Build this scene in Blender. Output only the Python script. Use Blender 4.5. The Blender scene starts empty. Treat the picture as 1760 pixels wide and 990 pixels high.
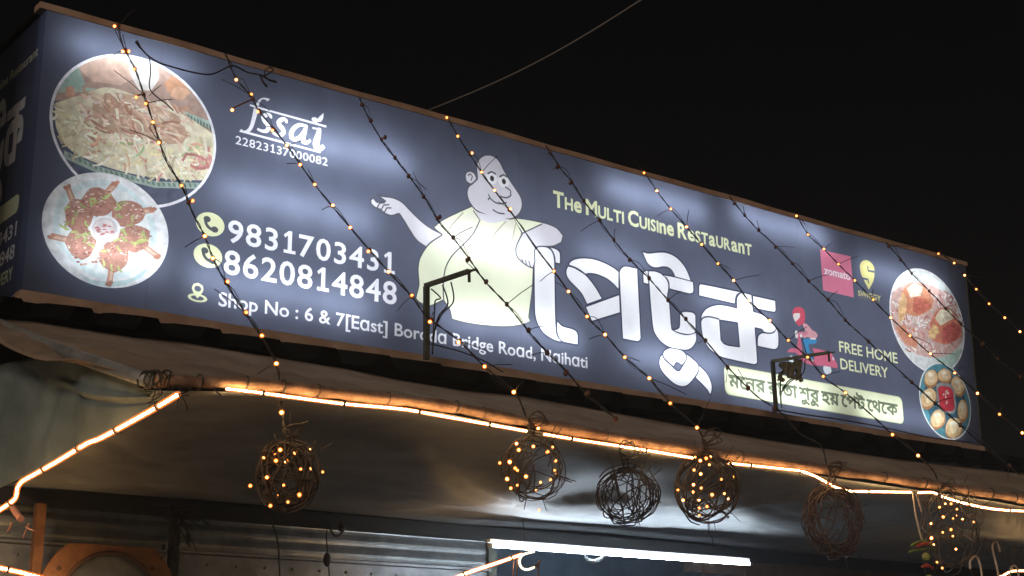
import bpy, bmesh, math, random
import numpy as np
from mathutils import Vector, Matrix
from mathutils.geometry import delaunay_2d_cdt
rnd = random.Random(7)
R = math.radians
scene = bpy.context.scene
COL = scene.collection

# ------------------------------------------------------------------ camera, sky, street light, exposure
CAM = np.array([-1.87858, -5.558187, -1.574367]); YAW, PITCH, ROLL, FPX = 0.658168, 0.275605, -0.0065202, 2536.812
fw = np.array([math.sin(YAW)*math.cos(PITCH), math.cos(YAW)*math.cos(PITCH), math.sin(PITCH)])
_r = np.array([math.cos(YAW), -math.sin(YAW), 0.0]); _u = np.cross(_r, fw)
rt = math.cos(ROLL)*_r + math.sin(ROLL)*_u; up = -math.sin(ROLL)*_r + math.cos(ROLL)*_u
cam_d = bpy.data.cameras.new('camera'); cam = bpy.data.objects.new('camera', cam_d); COL.objects.link(cam)
cam.matrix_world = Matrix(((rt[0], up[0], -fw[0], CAM[0]), (rt[1], up[1], -fw[1], CAM[1]), (rt[2], up[2], -fw[2], CAM[2]), (0, 0, 0, 1)))
cam_d.sensor_width = 36; cam_d.lens = 36*FPX/1760; cam_d.clip_start = 0.05; cam_d.clip_end = 800
scene.camera = cam
w = bpy.data.worlds.new('World'); scene.world = w; w.use_nodes = True
wn = w.node_tree.nodes; bg = wn['Background']
sky = wn.new('ShaderNodeTexSky'); sky.sky_type = 'NISHITA'; sky.sun_disc = False
sky.sun_elevation = R(22); sky.sun_rotation = R(222)
tint = wn.new('ShaderNodeMix'); tint.data_type = 'RGBA'; tint.blend_type = 'MULTIPLY'; tint.inputs[0].default_value = 1.0; tint.inputs[7].default_value = (1.0, 0.62, 0.45, 1)
w.node_tree.links.new(sky.outputs[0], tint.inputs[6]); w.node_tree.links.new(tint.outputs[2], bg.inputs[0]); bg.inputs[1].default_value = 0.0008
sl = bpy.data.lights.new('street_glow', 'SUN'); sl.energy = 1.3; sl.angle = R(12); sl.color = (1.0, 0.80, 0.62)
so = bpy.data.objects.new('street_glow', sl); COL.objects.link(so)
so.rotation_euler = Vector((0.62, 0.66, -0.24)).to_track_quat('-Z', 'Y').to_euler()
vs = scene.view_settings; vs.view_transform = 'Standard'; vs.look = 'None'; vs.exposure = 0; vs.gamma = 1; vs.use_curve_mapping = False
cy = scene.cycles; cy.use_denoising = True; cy.max_bounces = 7; cy.diffuse_bounces = 4; cy.transparent_max_bounces = 24
cy.sample_clamp_indirect = 2.5; cy.caustics_reflective = False; cy.caustics_refractive = False

# lamps: strength numbers kept together
TUBE_W, TUBE_FILL, ROPE, BULB, BATTEN = 2.75, 3.9, 95.0, 30.0, 80.0

# ------------------------------------------------------------------ picture point -> place
def ray(px, py): return fw + rt*((px-880)/FPX) - up*((py-495)/FPX)
def aty(px, py, y):
    d = ray(px, py); return Vector(CAM + d*((y-CAM[1])/d[1]))
def atx(px, py, x):
    d = ray(px, py); return Vector(CAM + d*((x-CAM[0])/d[0]))
def atz(px, py, z):
    d = ray(px, py); return Vector(CAM + d*((z-CAM[2])/d[2]))
def S(px, py):
    p = aty(px, py, 0.0); return (p.x, p.z)

# ------------------------------------------------------------------ materials
MATS = {}
def mat(name, col, rough=0.6, metal=0.0, noise=0.0, nscale=8.0, col2=None, emit=None, estr=0.0, bump=0.0, spec=0.4):
    if name in MATS: return MATS[name]
    m = bpy.data.materials.new(name); m.use_nodes = True; nt = m.node_tree; b = nt.nodes['Principled BSDF']
    b.inputs['Roughness'].default_value = rough; b.inputs['Metallic'].default_value = metal
    b.inputs['Specular IOR Level'].default_value = spec
    b.inputs['Base Color'].default_value = (*col, 1)
    if noise or col2:
        tc = nt.nodes.new('ShaderNodeTexCoord'); nz = nt.nodes.new('ShaderNodeTexNoise')
        nz.inputs['Scale'].default_value = nscale; nz.inputs['Detail'].default_value = 7; nz.inputs['Roughness'].default_value = 0.65
        rp = nt.nodes.new('ShaderNodeValToRGB'); c2 = col2 or tuple(c*(1-noise) for c in col)
        rp.color_ramp.elements[0].position = 0.36; rp.color_ramp.elements[1].position = 0.66
        rp.color_ramp.elements[0].color = (*c2, 1); rp.color_ramp.elements[1].color = (*col, 1)
        L = nt.links.new
        L(tc.outputs['Object'], nz.inputs['Vector']); L(nz.outputs['Fac'], rp.inputs[0]); L(rp.outputs[0], b.inputs['Base Color'])
        if bump:
            bp = nt.nodes.new('ShaderNodeBump'); bp.inputs['Strength'].default_value = bump; bp.inputs['Distance'].default_value = 0.01
            L(nz.outputs['Fac'], bp.inputs['Height']); L(bp.outputs[0], b.inputs['Normal'])
    if emit:
        b.inputs['Emission Color'].default_value = (*emit, 1); b.inputs['Emission Strength'].default_value = estr
    MATS[name] = m; return m
def glow_mat(name, col, strength, clear=0.0):
    if name in MATS: return MATS[name]
    m = bpy.data.materials.new(name); m.use_nodes = True; nt = m.node_tree; nt.nodes.clear()
    o = nt.nodes.new('ShaderNodeOutputMaterial'); e = nt.nodes.new('ShaderNodeEmission')
    e.inputs[0].default_value = (*col, 1); e.inputs[1].default_value = strength
    if clear:
        t = nt.nodes.new('ShaderNodeBsdfTransparent'); a = nt.nodes.new('ShaderNodeMixShader'); a.inputs[0].default_value = 1-clear
        nt.links.new(t.outputs[0], a.inputs[1]); nt.links.new(e.outputs[0], a.inputs[2]); nt.links.new(a.outputs[0], o.inputs[0])
        m.cycles.emission_sampling = 'NONE'
    else: nt.links.new(e.outputs[0], o.inputs[0])
    MATS[name] = m; return m
def print_mat(nm='printed_vinyl', sc_=5, lo=0.87, hi=1.07):
    m = bpy.data.materials.new(nm); m.use_nodes = True; nt = m.node_tree; nt.nodes.clear(); L = nt.links.new
    o = nt.nodes.new('ShaderNodeOutputMaterial'); at = nt.nodes.new('ShaderNodeAttribute'); at.attribute_name = 'print'
    tc = nt.nodes.new('ShaderNodeTexCoord'); nz = nt.nodes.new('ShaderNodeTexNoise'); nz.inputs['Scale'].default_value = sc_; nz.inputs['Detail'].default_value = 8
    mr = nt.nodes.new('ShaderNodeMapRange'); mr.inputs[1].default_value = 0.3; mr.inputs[2].default_value = 0.7; mr.inputs[3].default_value = lo; mr.inputs[4].default_value = hi
    mx = nt.nodes.new('ShaderNodeVectorMath'); mx.operation = 'SCALE'
    st = nt.nodes.new('ShaderNodeVectorMath'); st.operation = 'MULTIPLY'; st.inputs[1].default_value = (1, 1, 1) if nm == 'printed_photo' else (1.2, 1, 0.8)
    L(tc.outputs['Object'], st.inputs[0]); L(st.outputs[0], nz.inputs['Vector']); L(nz.outputs['Fac'], mr.inputs[0]); L(at.outputs['Color'], mx.inputs[0]); L(mr.outputs[0], mx.inputs['Scale'])
    t = nt.nodes.new('ShaderNodeBsdfTranslucent'); d = nt.nodes.new('ShaderNodeBsdfDiffuse'); s = nt.nodes.new('ShaderNodeMixShader'); s.inputs[0].default_value = 0.22
    L(mx.outputs[0], t.inputs[0]); L(mx.outputs[0], d.inputs[0]); L(t.outputs[0], s.inputs[1]); L(d.outputs[0], s.inputs[2]); L(s.outputs[0], o.inputs[0])
    return m
PRINT = print_mat()
FOOD = print_mat('printed_photo', 26, 0.80, 1.26)
LIT_BALLW = mat('lit_ball_wire', (0.05, 0.034, 0.022), 0.6); UNLIT_BALLW = mat('unlit_ball_wire', (0.016, 0.013, 0.012), 0.7)  # bulb glow put into the colour: browner on lit balls, darker on unlit
WIRE = mat('dark_wire', (0.035, 0.028, 0.024), 0.55, noise=0.4, nscale=40)
SOCK = mat('amber_socket', (0.16, 0.05, 0.02), 0.4)
CORE = glow_mat('lit_filament', (1.0, 0.5, 0.14), BULB)
LENS_HALO = glow_mat('amber_lens_halo', (1.0, 0.22, 0.02), 2.8, 0.55)  # glowing shell paints the orange halo round each bulb
DEAD = mat('unlit_lens', (0.09, 0.035, 0.02), 0.35)
GALV = mat('galvanised_steel', (0.36, 0.37, 0.37), 0.5, 0.35, 0.45, 6, bump=0.15)
RAIL = mat('weathered_brown_rail', (0.34, 0.235, 0.18), 0.65, 0.0, col2=(0.22, 0.14, 0.1), nscale=7, bump=0.2)
BLACK = mat('black_sheet', (0.005, 0.005, 0.005), 0.95, noise=0.5, nscale=9, spec=0.04)
TARP = mat('dusty_canvas', (0.30, 0.235, 0.18), 0.85, col2=(0.17, 0.12, 0.085), nscale=3.2, bump=0.5)
ROLL = mat('wrapped_canvas', (0.36, 0.215, 0.135), 0.8, col2=(0.13, 0.07, 0.045), nscale=16, bump=0.6)
CEIL = mat('sooty_tarpaulin', (0.33, 0.335, 0.34), 0.5, col2=(0.18, 0.18, 0.185), nscale=3.5, bump=0.35)
CURT = mat('grey_green_tarpaulin', (0.21, 0.26, 0.26), 0.5, col2=(0.11, 0.14, 0.14), nscale=4, bump=0.2)
RUST = mat('rusty_orange_steel', (0.34, 0.15, 0.06), 0.65, 0.1, col2=(0.16, 0.07, 0.035), nscale=14, bump=0.4)
DARKST = mat('dark_painted_steel', (0.085, 0.092, 0.07), 0.5, 0.2, 0.5, 14, bump=0.2)
WOOD = mat('smoked_wood', (0.14, 0.085, 0.05), 0.7, col2=(0.07, 0.04, 0.025), nscale=9, bump=0.3)

# ------------------------------------------------------------------ object helpers
def obj(name, bm, m, parent=None, smooth=False):
    me = bpy.data.meshes.new(name); bm.to_mesh(me); bm.free()
    for x in (m if isinstance(m, (list, tuple)) else [m]): me.materials.append(x)
    if smooth:
        for p in me.polygons: p.use_smooth = True
    o = bpy.data.objects.new(name, me); COL.objects.link(o)
    if parent:
        o.parent = parent; o.matrix_parent_inverse = Matrix.Translation(parent.location).inverted()
    return o
def tag(o, label, cat, group=None, kind=None):
    if label: o['label'] = label
    if cat: o['category'] = cat
    if group: o['group'] = group
    if kind: o['kind'] = kind
    return o
def thing(name, label, cat, loc=(0, 0, 0), group=None):
    o = bpy.data.objects.new(name, None); COL.objects.link(o); o.location = loc; o.empty_display_size = 0.1
    return tag(o, label, cat, group)
def struct(name, bm, m, label=None):
    o = obj(name, bm, m); o['kind'] = 'structure'; return o
def quad(bm, pts, mi=0):
    f = bm.faces.new([bm.verts.new(p) for p in pts]); f.material_index = mi; return f
def box(bm, lo, hi, bevel=0.0):
    r = bmesh.ops.create_cube(bm, size=1); vs_ = r['verts']
    for v in vs_: v.co = Vector([lo[i]+(v.co[i]+0.5)*(hi[i]-lo[i]) for i in range(3)])
    if bevel: bmesh.ops.bevel(bm, geom=list({e for v in vs_ for e in v.link_edges}), offset=bevel, segments=2, affect='EDGES')
    return vs_
def catmull(pts, n=6):
    P = [Vector(p) for p in pts]; out = []
    for i in range(len(P)-1):
        a, b, c, d = P[max(i-1, 0)], P[i], P[i+1], P[min(i+2, len(P)-1)]
        for k in range(n):
            t = k/n
            out.append(0.5*((2*b)+(c-a)*t+(2*a-5*b+4*c-d)*t*t+(3*b-a-3*c+d)*t**3))
    return out+[P[-1]]
def tube(bm, pts, r, seg=6, mi=0, caps=True):
    pts = [Vector(p) for p in pts]; n = len(pts); rings = []; ref = None
    for i, p in enumerate(pts):
        t = (pts[min(i+1, n-1)]-pts[max(i-1, 0)])
        if t.length < 1e-9: t = Vector((0, 0, 1))
        t.normalize()
        if ref is None: ref = Vector((0, 0, 1)) if abs(t.z) < 0.9 else Vector((1, 0, 0))
        a = t.cross(ref)
        if a.length < 1e-6: a = t.cross(Vector((0.3, 0.9, 0.1)))
        a.normalize(); b = a.cross(t); ref = b
        rr = r(i/(n-1)) if callable(r) else r
        rings.append([bm.verts.new(p+(a*math.cos(2*math.pi*k/seg)+b*math.sin(2*math.pi*k/seg))*rr) for k in range(seg)])
    for i in range(n-1):
        for k in range(seg):
            f = bm.faces.new((rings[i][k], rings[i][(k+1) % seg], rings[i+1][(k+1) % seg], rings[i+1][k])); f.material_index = mi; f.smooth = True
    if caps:
        bm.faces.new(rings[0][::-1]).material_index = mi; bm.faces.new(rings[-1]).material_index = mi
def ball(bm, c, r, mi=0, sub=2, sc=(1, 1, 1)):
    vv = bmesh.ops.create_icosphere(bm, subdivisions=sub, radius=r)['verts']
    for v in vv: v.co = Vector((v.co.x*sc[0], v.co.y*sc[1], v.co.z*sc[2]))+Vector(c)
    for f in {f for v in vv for f in v.link_faces}: f.material_index = mi; f.smooth = True
def bar(bm, a, b, wd, ht, upv=(0, 0, 1)):
    a, b = Vector(a), Vector(b); t = (b-a).normalized(); s = t.cross(Vector(upv)).normalized(); h = s.cross(t)
    q = [[bm.verts.new(p+s*(i*wd/2)+h*(j*ht/2)) for i, j in ((-1, -1), (1, -1), (1, 1), (-1, 1))] for p in (a, b)]
    for k in range(4): bm.faces.new((q[0][k], q[0][(k+1) % 4], q[1][(k+1) % 4], q[1][k]))
    bm.faces.new(q[0][::-1]); bm.faces.new(q[1])
def sheet(bm, fn, nu, nv, thick=None):
    g = [[bm.verts.new(fn(i/nu, j/nv)) for j in range(nv+1)] for i in range(nu+1)]
    for i in range(nu):
        for j in range(nv): bm.faces.new((g[i][j], g[i+1][j], g[i+1][j+1], g[i][j+1])).smooth = True
    bmesh.ops.recalc_face_normals(bm, faces=bm.faces)
    if thick: bmesh.ops.solidify(bm, geom=bm.faces[:], thickness=thick)
def interp(tbl, x):
    for (a, b), (c, d) in zip(tbl, tbl[1:]):
        if x <= c: return b+(d-b)*(x-a)/(c-a)
    (a, b), (c, d) = tbl[-2:]; return b+(d-b)*(x-a)/(c-a)

# ------------------------------------------------------------------ flat printing: shapes in a plane -> one subdivided sheet, split into parts
_fc = {}
class Print:
    def __init__(s): s.shapes = []        # (part, colour, segments(n,4), clip)
    def segs(s, part, col, seg, clip=None):
        if len(seg): s.shapes.append((part, col, np.array(seg, float), clip))
    def poly(s, part, col, *loops, clip=None):
        seg = []
        for lp in loops:
            for a, b in zip(lp, lp[1:]+lp[:1]): seg.append((*a, *b))
        s.segs(part, col, seg, clip)
    def stroke(s, part, col, pts, wd, clip=None, taper=None):
        n = len(pts); L, Rr = [], []
        for i, p in enumerate(pts):
            a, b = pts[max(i-1, 0)], pts[min(i+1, n-1)]; dx, dy = b[0]-a[0], b[1]-a[1]; l = math.hypot(dx, dy) or 1
            h = wd/2*(taper(i/(n-1)) if taper else 1)
            L.append((p[0]-dy/l*h, p[1]+dx/l*h)); Rr.append((p[0]+dy/l*h, p[1]-dx/l*h))
        s.poly(part, col, L+Rr[::-1], clip=clip)
    def ell(s, part, col, c, rx, rz, n=40, clip=None, rot=0):
        s.poly(part, col, ell_pts(c, rx, rz, n, rot), clip=clip)
def ell_pts(c, rx, rz, n=40, rot=0):
    ca, sa = math.cos(rot), math.sin(rot)
    return [(c[0]+ca*rx*math.cos(t)-sa*rz*math.sin(t), c[1]+sa*rx*math.cos(t)+ca*rz*math.sin(t)) for t in (2*math.pi*k/n for k in range(n))]
def inside(P, seg):
    x, y = P[:, 0:1], P[:, 1:2]; x1, y1, x2, y2 = seg.T
    c = (y1 > y) != (y2 > y)
    with np.errstate(divide='ignore', invalid='ignore'): xi = x1+(y-y1)*(x2-x1)/(y2-y1)
    return (np.sum(c & (x < xi), axis=1) % 2) == 1
def inside_nz(P, seg):
    x, y = P[:, 0:1], P[:, 1:2]; x1, y1, x2, y2 = seg.T
    with np.errstate(divide='ignore', invalid='ignore'): xi = x1+(y-y1)*(x2-x1)/(y2-y1)
    up_ = (y1 <= y) & (y2 > y) & (x < xi); dn = (y2 <= y) & (y1 > y) & (x < xi)
    return np.sum(up_.astype(int)-dn.astype(int), axis=1) != 0
def script_glyph(ch):
    """oriented outline of one letter"""
    k = ('nz', ch)
    if k in _fc: return _fc[k]
    cu = bpy.data.curves.new('lettering', 'FONT'); cu.body = ch; cu.size = 1
    o = bpy.data.objects.new('lettering', cu); COL.objects.link(o); dg = bpy.context.evaluated_depsgraph_get()
    c2 = o.evaluated_get(dg).to_curve(dg); seg = []
    for sp in c2.splines:
        bp = sp.bezier_points; n = len(bp); lp = []
        for i in range(n):
            p0, p1, p2, p3 = bp[i].co, bp[i].handle_right, bp[(i+1) % n].handle_left, bp[(i+1) % n].co
            m = 1 if (p1-p0).cross(p3-p0).length < 1e-4 and (p2-p0).cross(p3-p0).length < 1e-4 else 4
            for j in range(m):
                t = j/m; q = p0*(1-t)**3+p1*3*t*(1-t)**2+p2*3*t*t*(1-t)+p3*t**3; lp.append((q.x, q.y))
        seg += [(*a, *b) for a, b in zip(lp, lp[1:]+lp[:1]) if a != b]
    bpy.data.objects.remove(o); bpy.data.curves.remove(cu)
    _fc[k] = np.array(seg); return _fc[k]
def build_print(pr, rect, base, base_part, to3, parent, order, flip=False):
    x0, x1, z0, z1 = rect
    V = []; Eg = []; idx = {}
    def vid(x, z):
        k = (round(min(max(x, x0), x1), 5), round(min(max(z, z0), z1), 5))
        if k not in idx: idx[k] = len(V); V.append(Vector(k))
        return idx[k]
    c = [vid(x0, z0), vid(x1, z0), vid(x1, z1), vid(x0, z1)]
    Eg += [(c[0], c[1]), (c[1], c[2]), (c[2], c[3]), (c[3], c[0])]
    for _, _, sg, _ in pr.shapes:
        for a in sg:
            i, j = vid(a[0], a[1]), vid(a[2], a[3])
            if i != j: Eg.append((i, j))
    vo, eo, fo, *_ = delaunay_2d_cdt(V, list(set(Eg)), [], 0, 1e-6)
    vo = np.array([(v.x, v.y) for v in vo]); F = np.array([f for f in fo if len(f) == 3]); C = vo[F].mean(axis=1)
    who = np.full(len(F), -1)
    for k, (_, _, sg, clip) in enumerate(pr.shapes):
        lo = sg.reshape(-1, 2).min(0); hi = sg.reshape(-1, 2).max(0)
        cand = np.where((C[:, 0] > lo[0]) & (C[:, 0] < hi[0]) & (C[:, 1] > lo[1]) & (C[:, 1] < hi[1]))[0]
        if not len(cand): continue
        m = (inside_nz if pr.shapes[k][0] == 'slogan_lettering' else inside)(C[cand], sg)
        if clip is not None: m &= inside(C[cand], clip)
        who[cand[m]] = k
    parts = {}
    for f, k in enumerate(who): parts.setdefault(base_part if k < 0 else pr.shapes[k][0], []).append(f)
    out = {}
    for nm in [base_part]+[o for o in order if o in parts]:
        fs = parts[nm]; used = {}; vv = []; ff = []; cols = []
        for f in fs:
            t = []
            for i in F[f]:
                if i not in used: used[i] = len(vv); vv.append(to3(*vo[i]))
                t.append(used[i])
            if flip: t = t[::-1]
            ff.append(t); cols.append(base if who[f] < 0 else pr.shapes[who[f]][1])
        me = bpy.data.meshes.new(nm); me.from_pydata(vv, [], ff); me.materials.append(FOOD if nm.startswith('dish') else PRINT)
        ca = me.color_attributes.new('print', 'FLOAT_COLOR', 'CORNER')
        buf = np.repeat(np.array([(*c, 1.0) for c in cols], np.float32), 3, axis=0); ca.data.foreach_set('color', buf.ravel())
        o = bpy.data.objects.new(nm.split('#')[0], me); COL.objects.link(o); o.parent = parent
        o.matrix_parent_inverse = Matrix.Translation(parent.location).inverted(); out[nm] = o
    return out
def glyphs(txt, bold=0.0):
    """outline segments of a text in em units (baseline at 0)"""
    if (txt, bold) in _fc: return _fc[(txt, bold)]
    cu = bpy.data.curves.new('lettering', 'FONT'); cu.body = txt; cu.size = 1; cu.offset = bold; cu.resolution_u = 3; cu.fill_mode = 'FRONT'
    o = bpy.data.objects.new('lettering', cu); COL.objects.link(o)
    dg = bpy.context.evaluated_depsgraph_get(); ev = o.evaluated_get(dg); me = ev.to_mesh()
    cnt = {}
    for p in me.polygons:
        for k in p.edge_keys: cnt[k] = cnt.get(k, 0)+1
    seg = [(*me.vertices[a].co.xy, *me.vertices[b].co.xy) for (a, b), n in cnt.items() if n == 1]
    ev.to_mesh_clear(); bpy.data.objects.remove(o); bpy.data.curves.remove(cu)
    _fc[(txt, bold)] = np.array(seg); return _fc[(txt, bold)]
def put_text(pr, part, col, txt, x0, x1, z0, h, bold=0.0, cap=0.727):
    g = glyphs(txt, bold).copy(); lo = min(g[:, 0].min(), g[:, 2].min()); hi = max(g[:, 0].max(), g[:, 2].max())
    sx = (x1-x0)/(hi-lo); sz = h/cap
    g[:, [0, 2]] = x0+(g[:, [0, 2]]-lo)*sx; g[:, [1, 3]] = z0+g[:, [1, 3]]*sz
    pr.segs(part, col, g)
def fit_text(pr, part, col, txt, tl, bl, tr, br, bold=0.0):
    """tl.. are picture points of cap top / baseline at both ends"""
    a, b, c, d = S(*tl), S(*bl), S(*tr), S(*br)
    put_text(pr, part, col, txt, (a[0]+b[0])/2, (c[0]+d[0])/2, (b[1]+d[1])/2, ((a[1]-b[1])+(c[1]-d[1]))/2, bold)

# ------------------------------------------------------------------ ground and far things
GZ = -3.17
bm = bmesh.new(); quad(bm, [(-60, -60, GZ), (60, -60, GZ), (60, 60, GZ), (-60, 60, GZ)])
struct('ground', bm, mat('dark_asphalt', (0.05, 0.048, 0.045), 0.9, noise=0.4, nscale=5))
bm = bmesh.new(); box(bm, (-3, -1.5, GZ+0.004), (9, 6, GZ+0.13), 0.01)
struct('pavement', bm, mat('grey_concrete', (0.25, 0.24, 0.22), 0.85, noise=0.4, nscale=6))

# ------------------------------------------------------------------ the sign board
W, H, DEP = 6.189, 1.2, 1.25
sign = thing('sign_board', 'long navy backlit restaurant sign box with a portly cartoon man and white Bengali lettering', 'sign', (W/2, 0.0, 0.0))
pr = Print()
NAVY = (0.108, 0.120, 0.170); WHITE = (0.80, 0.80, 0.86); CREAM = (0.76, 0.79, 0.50); LINE = (0.05, 0.055, 0.09)
def pts(org, sc, *ps): return [S(org[0]+p[0]/sc, org[1]+p[1]/sc) for p in ps]
def smooth2(lp, n=3, closed=True):
    """soften a traced outline a little (keeps sharp corners)"""
    P = [Vector(p) for p in lp]; N = len(P); out = []
    for i in range(N if closed else N-1):
        a, b, c, d = P[(i-1) % N], P[i], P[(i+1) % N], P[(i+2) % N]
        if not closed: a, d = P[max(i-1, 0)], P[min(i+2, N-1)]
        def ang(p, q, r_):
            u, v = q-p, r_-q
            return u.angle(v, 0) if u.length and v.length else 0
        L0 = (c-b).length
        tb = (c-a)*0.5 if ang(a, b, c) < 0.75 else (c-b)
        tc = (d-b)*0.5 if ang(b, c, d) < 0.75 else (c-b)
        if tb.length > L0: tb *= L0/tb.length
        if tc.length > L0: tc *= L0/tc.length
        for k in range(n):
            t = k/n; h1 = 2*t**3-3*t*t+1; h2 = t**3-2*t*t+t; h3 = -2*t**3+3*t*t; h4 = t**3-t*t
            out.append(tuple(b*h1+tb*h2+c*h3+tc*h4))
    if not closed: out.append(tuple(P[-1]))
    return out
def outline(part, col, lp, wd):
    q = lp+[lp[0]]
    for a, b in zip(q, q[1:]): pr.stroke(part, col, [a, b], wd)
for px_ in (258, 893, 1371): pr.stroke('face_panel', (0.098, 0.104, 0.146), [(S(px_, 400)[0], 0.001), (S(px_, 400)[0]+0.004, 0.6), (S(px_, 400)[0], H-0.001)], 0.007)
# -- dish pictures
def fit_ell(px):
    P = np.array([S(*p) for p in px]); A = np.stack([P[:, 0]**2, P[:, 0], P[:, 1]**2, P[:, 1]], 1); s = np.linalg.lstsq(A, np.ones(len(P)), rcond=None)[0]
    cx, cz = -s[1]/2/s[0], -s[3]/2/s[2]; k = 1+s[0]*cx*cx+s[2]*cz*cz
    return (cx, cz), math.sqrt(k/s[0]), math.sqrt(k/s[2])
def seg_of(lp): return np.array([(*a, *b) for a, b in zip(lp, lp[1:]+lp[:1])])
def jitter(c, a=0.2): k = 1+rnd.uniform(-a, a); return tuple(min(0.9, max(0.01, v*k*(1+rnd.uniform(-a/3, a/3)))) for v in c)
def blob(c, rx, rz, n=11, j=0.22, rot=0):
    return [(c[0]+math.cos(rot)*x-math.sin(rot)*z, c[1]+math.sin(rot)*x+math.cos(rot)*z) for x, z in
            ((rx*(1+rnd.uniform(-j, j))*math.cos(t), rz*(1+rnd.uniform(-j, j))*math.sin(t)) for t in (2*math.pi*k/n for k in range(n)))]
def strand(part, col, c, l, wd, clip, ang=None):
    a = rnd.uniform(0, 6.28) if ang is None else ang; b = rnd.uniform(-1.1, 1.1); P = []
    for k in range(4):
        t = k/3-0.5; P.append((c[0]+l*t*math.cos(a+b*t), c[1]+l*t*math.sin(a+b*t)))
    pr.stroke(part, col, P, wd, clip)
def in_ell(c, rx, rz): 
    while True:
        x, z = rnd.uniform(-1, 1), rnd.uniform(-1, 1)
        if x*x+z*z < 1: return (c[0]+x*rx, c[1]+z*rz)

D1 = fit_ell([(92, 190), (122, 113), (180, 87), (245, 100), (330, 170), (374, 245), (355, 320), (285, 355)])
D2 = fit_ell([(75, 370), (100, 310), (160, 297), (225, 315), (287, 410), (270, 470), (190, 497), (120, 465)])
D3 = fit_ell([(1510+x/3.094, 450+y/3.094) for x, y in ((57, 250), (75, 120), (165, 45), (210, 35), (330, 90), (420, 230), (457, 370), (430, 530), (110, 430))])
D4 = fit_ell([(1510+x/3.094, 450+y/3.094) for x, y in ((212, 680), (240, 575), (320, 535), (440, 630), (492, 790), (470, 910), (400, 950), (290, 880), (225, 760))])
# dish 1: noodles and meat on a glass tray
p1 = 'dish_picture#1'; c, rx, rz = D1; e = ell_pts(c, rx, rz, 64); pr.poly(p1, WHITE, e); ein = ell_pts(c, rx-0.012, rz-0.012, 64); k1 = seg_of(ein)
pr.poly(p1, NAVY, ein)
Q = lambda *ps: pts((0, 0), 3, *ps)
pr.poly(p1, (0.42, 0.30, 0.25), Q((280, 520), (300, 400), (400, 300), (520, 258), (700, 250), (900, 320), (1050, 470), (1130, 700), (1110, 720), (900, 600), (560, 470), (300, 520)), clip=k1)
pr.poly(p1, (0.6, 0.42, 0.34), Q((430, 300), (640, 260), (700, 400), (620, 440), (480, 420), (400, 350)), clip=k1)
pr.poly(p1, (0.34, 0.46, 0.40), Q((300, 440), (340, 360), (400, 340), (440, 430), (400, 470), (300, 480)), clip=k1)
pr.poly(p1, WHITE, Q((520, 258), (700, 240), (850, 310), (790, 345), (690, 335), (590, 305)), clip=k1)
pr.poly(p1, (0.74, 0.70, 0.66), smooth2(Q((660, 330), (810, 340), (820, 400), (780, 468), (720, 465), (680, 400))), clip=k1)
pr.poly(p1, (0.35, 0.43, 0.38), Q((330, 775), (520, 862), (800, 935), (1080, 945), (1080, 975), (800, 968), (520, 900), (330, 815)), clip=k1)
for k in range(26):
    x = 350+k*27; y = interp([(330, 795), (520, 880), (800, 952), (1080, 960)], x); pr.poly(p1, (0.16, 0.24, 0.21), Q((x, y-16), (x+14, y-8), (x+18, y+10), (x+4, y+6)), clip=k1)
pr.poly(p1, (0.42, 0.52, 0.45), Q((940, 570), (1120, 640), (1120, 690), (1080, 660), (950, 600)), clip=k1)
for k in range(10): pr.poly(p1, (0.15, 0.22, 0.19), Q((950+k*16, 580+k*8), (960+k*16, 584+k*8), (962+k*16, 606+k*9), (952+k*16, 600+k*9)), clip=k1)
pr.poly(p1, (0.42, 0.5, 0.42), Q((300, 452), (470, 452), (560, 470), (560, 485), (470, 474), (300, 474)), clip=k1)
pr.poly(p1, (0.70, 0.65, 0.48), smooth2(Q((285, 530), (380, 500), (450, 480), (540, 450), (640, 470), (760, 520), (900, 570), (1010, 630), (1110, 700), (1120, 800), (1060, 930), (900, 925), (700, 900), (520, 850), (360, 770), (290, 660))), clip=k1)
pr.poly(p1, (0.52, 0.36, 0.26), smooth2(Q((480, 520), (560, 480), (680, 490), (800, 540), (930, 600), (970, 700), (940, 740), (830, 740), (700, 690), (560, 680), (470, 610))), clip=k1)
for cx_, cy_, r1, r2, cc in ((905, 440, 65, 48, (0.50, 0.27, 0.17)), (925, 480, 50, 32, (0.62, 0.38, 0.26)), (360, 475, 26, 32, (0.62, 0.36, 0.26)), (1035, 840, 60, 40, (0.62, 0.34, 0.3))):
    pr.poly(p1, cc, smooth2(pts((0, 0), 3, *blob((cx_, cy_), r1, r2))), clip=k1)
mound = [(0.82, 0.78, 0.62), (0.86, 0.84, 0.70), (0.72, 0.64, 0.40), (0.80, 0.73, 0.55), (0.58, 0.50, 0.34)]
meat = [(0.55, 0.36, 0.26), (0.45, 0.25, 0.18), (0.7, 0.52, 0.4), (0.62, 0.44, 0.34), (0.76, 0.66, 0.54)]
for k in range(190):
    q = (rnd.uniform(430, 980), rnd.uniform(470, 740))
    if q[1] > 470+0.16*(q[0]-430): strand(p1, jitter(rnd.choice(meat), 0.15), Q(q)[0], rnd.uniform(0.04, 0.1), rnd.uniform(0.006, 0.014), k1, rnd.gauss(-0.35, 0.5))
pal = mound*3+[(0.62, 0.30, 0.28), (0.66, 0.42, 0.30), (0.38, 0.5, 0.26)]
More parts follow.
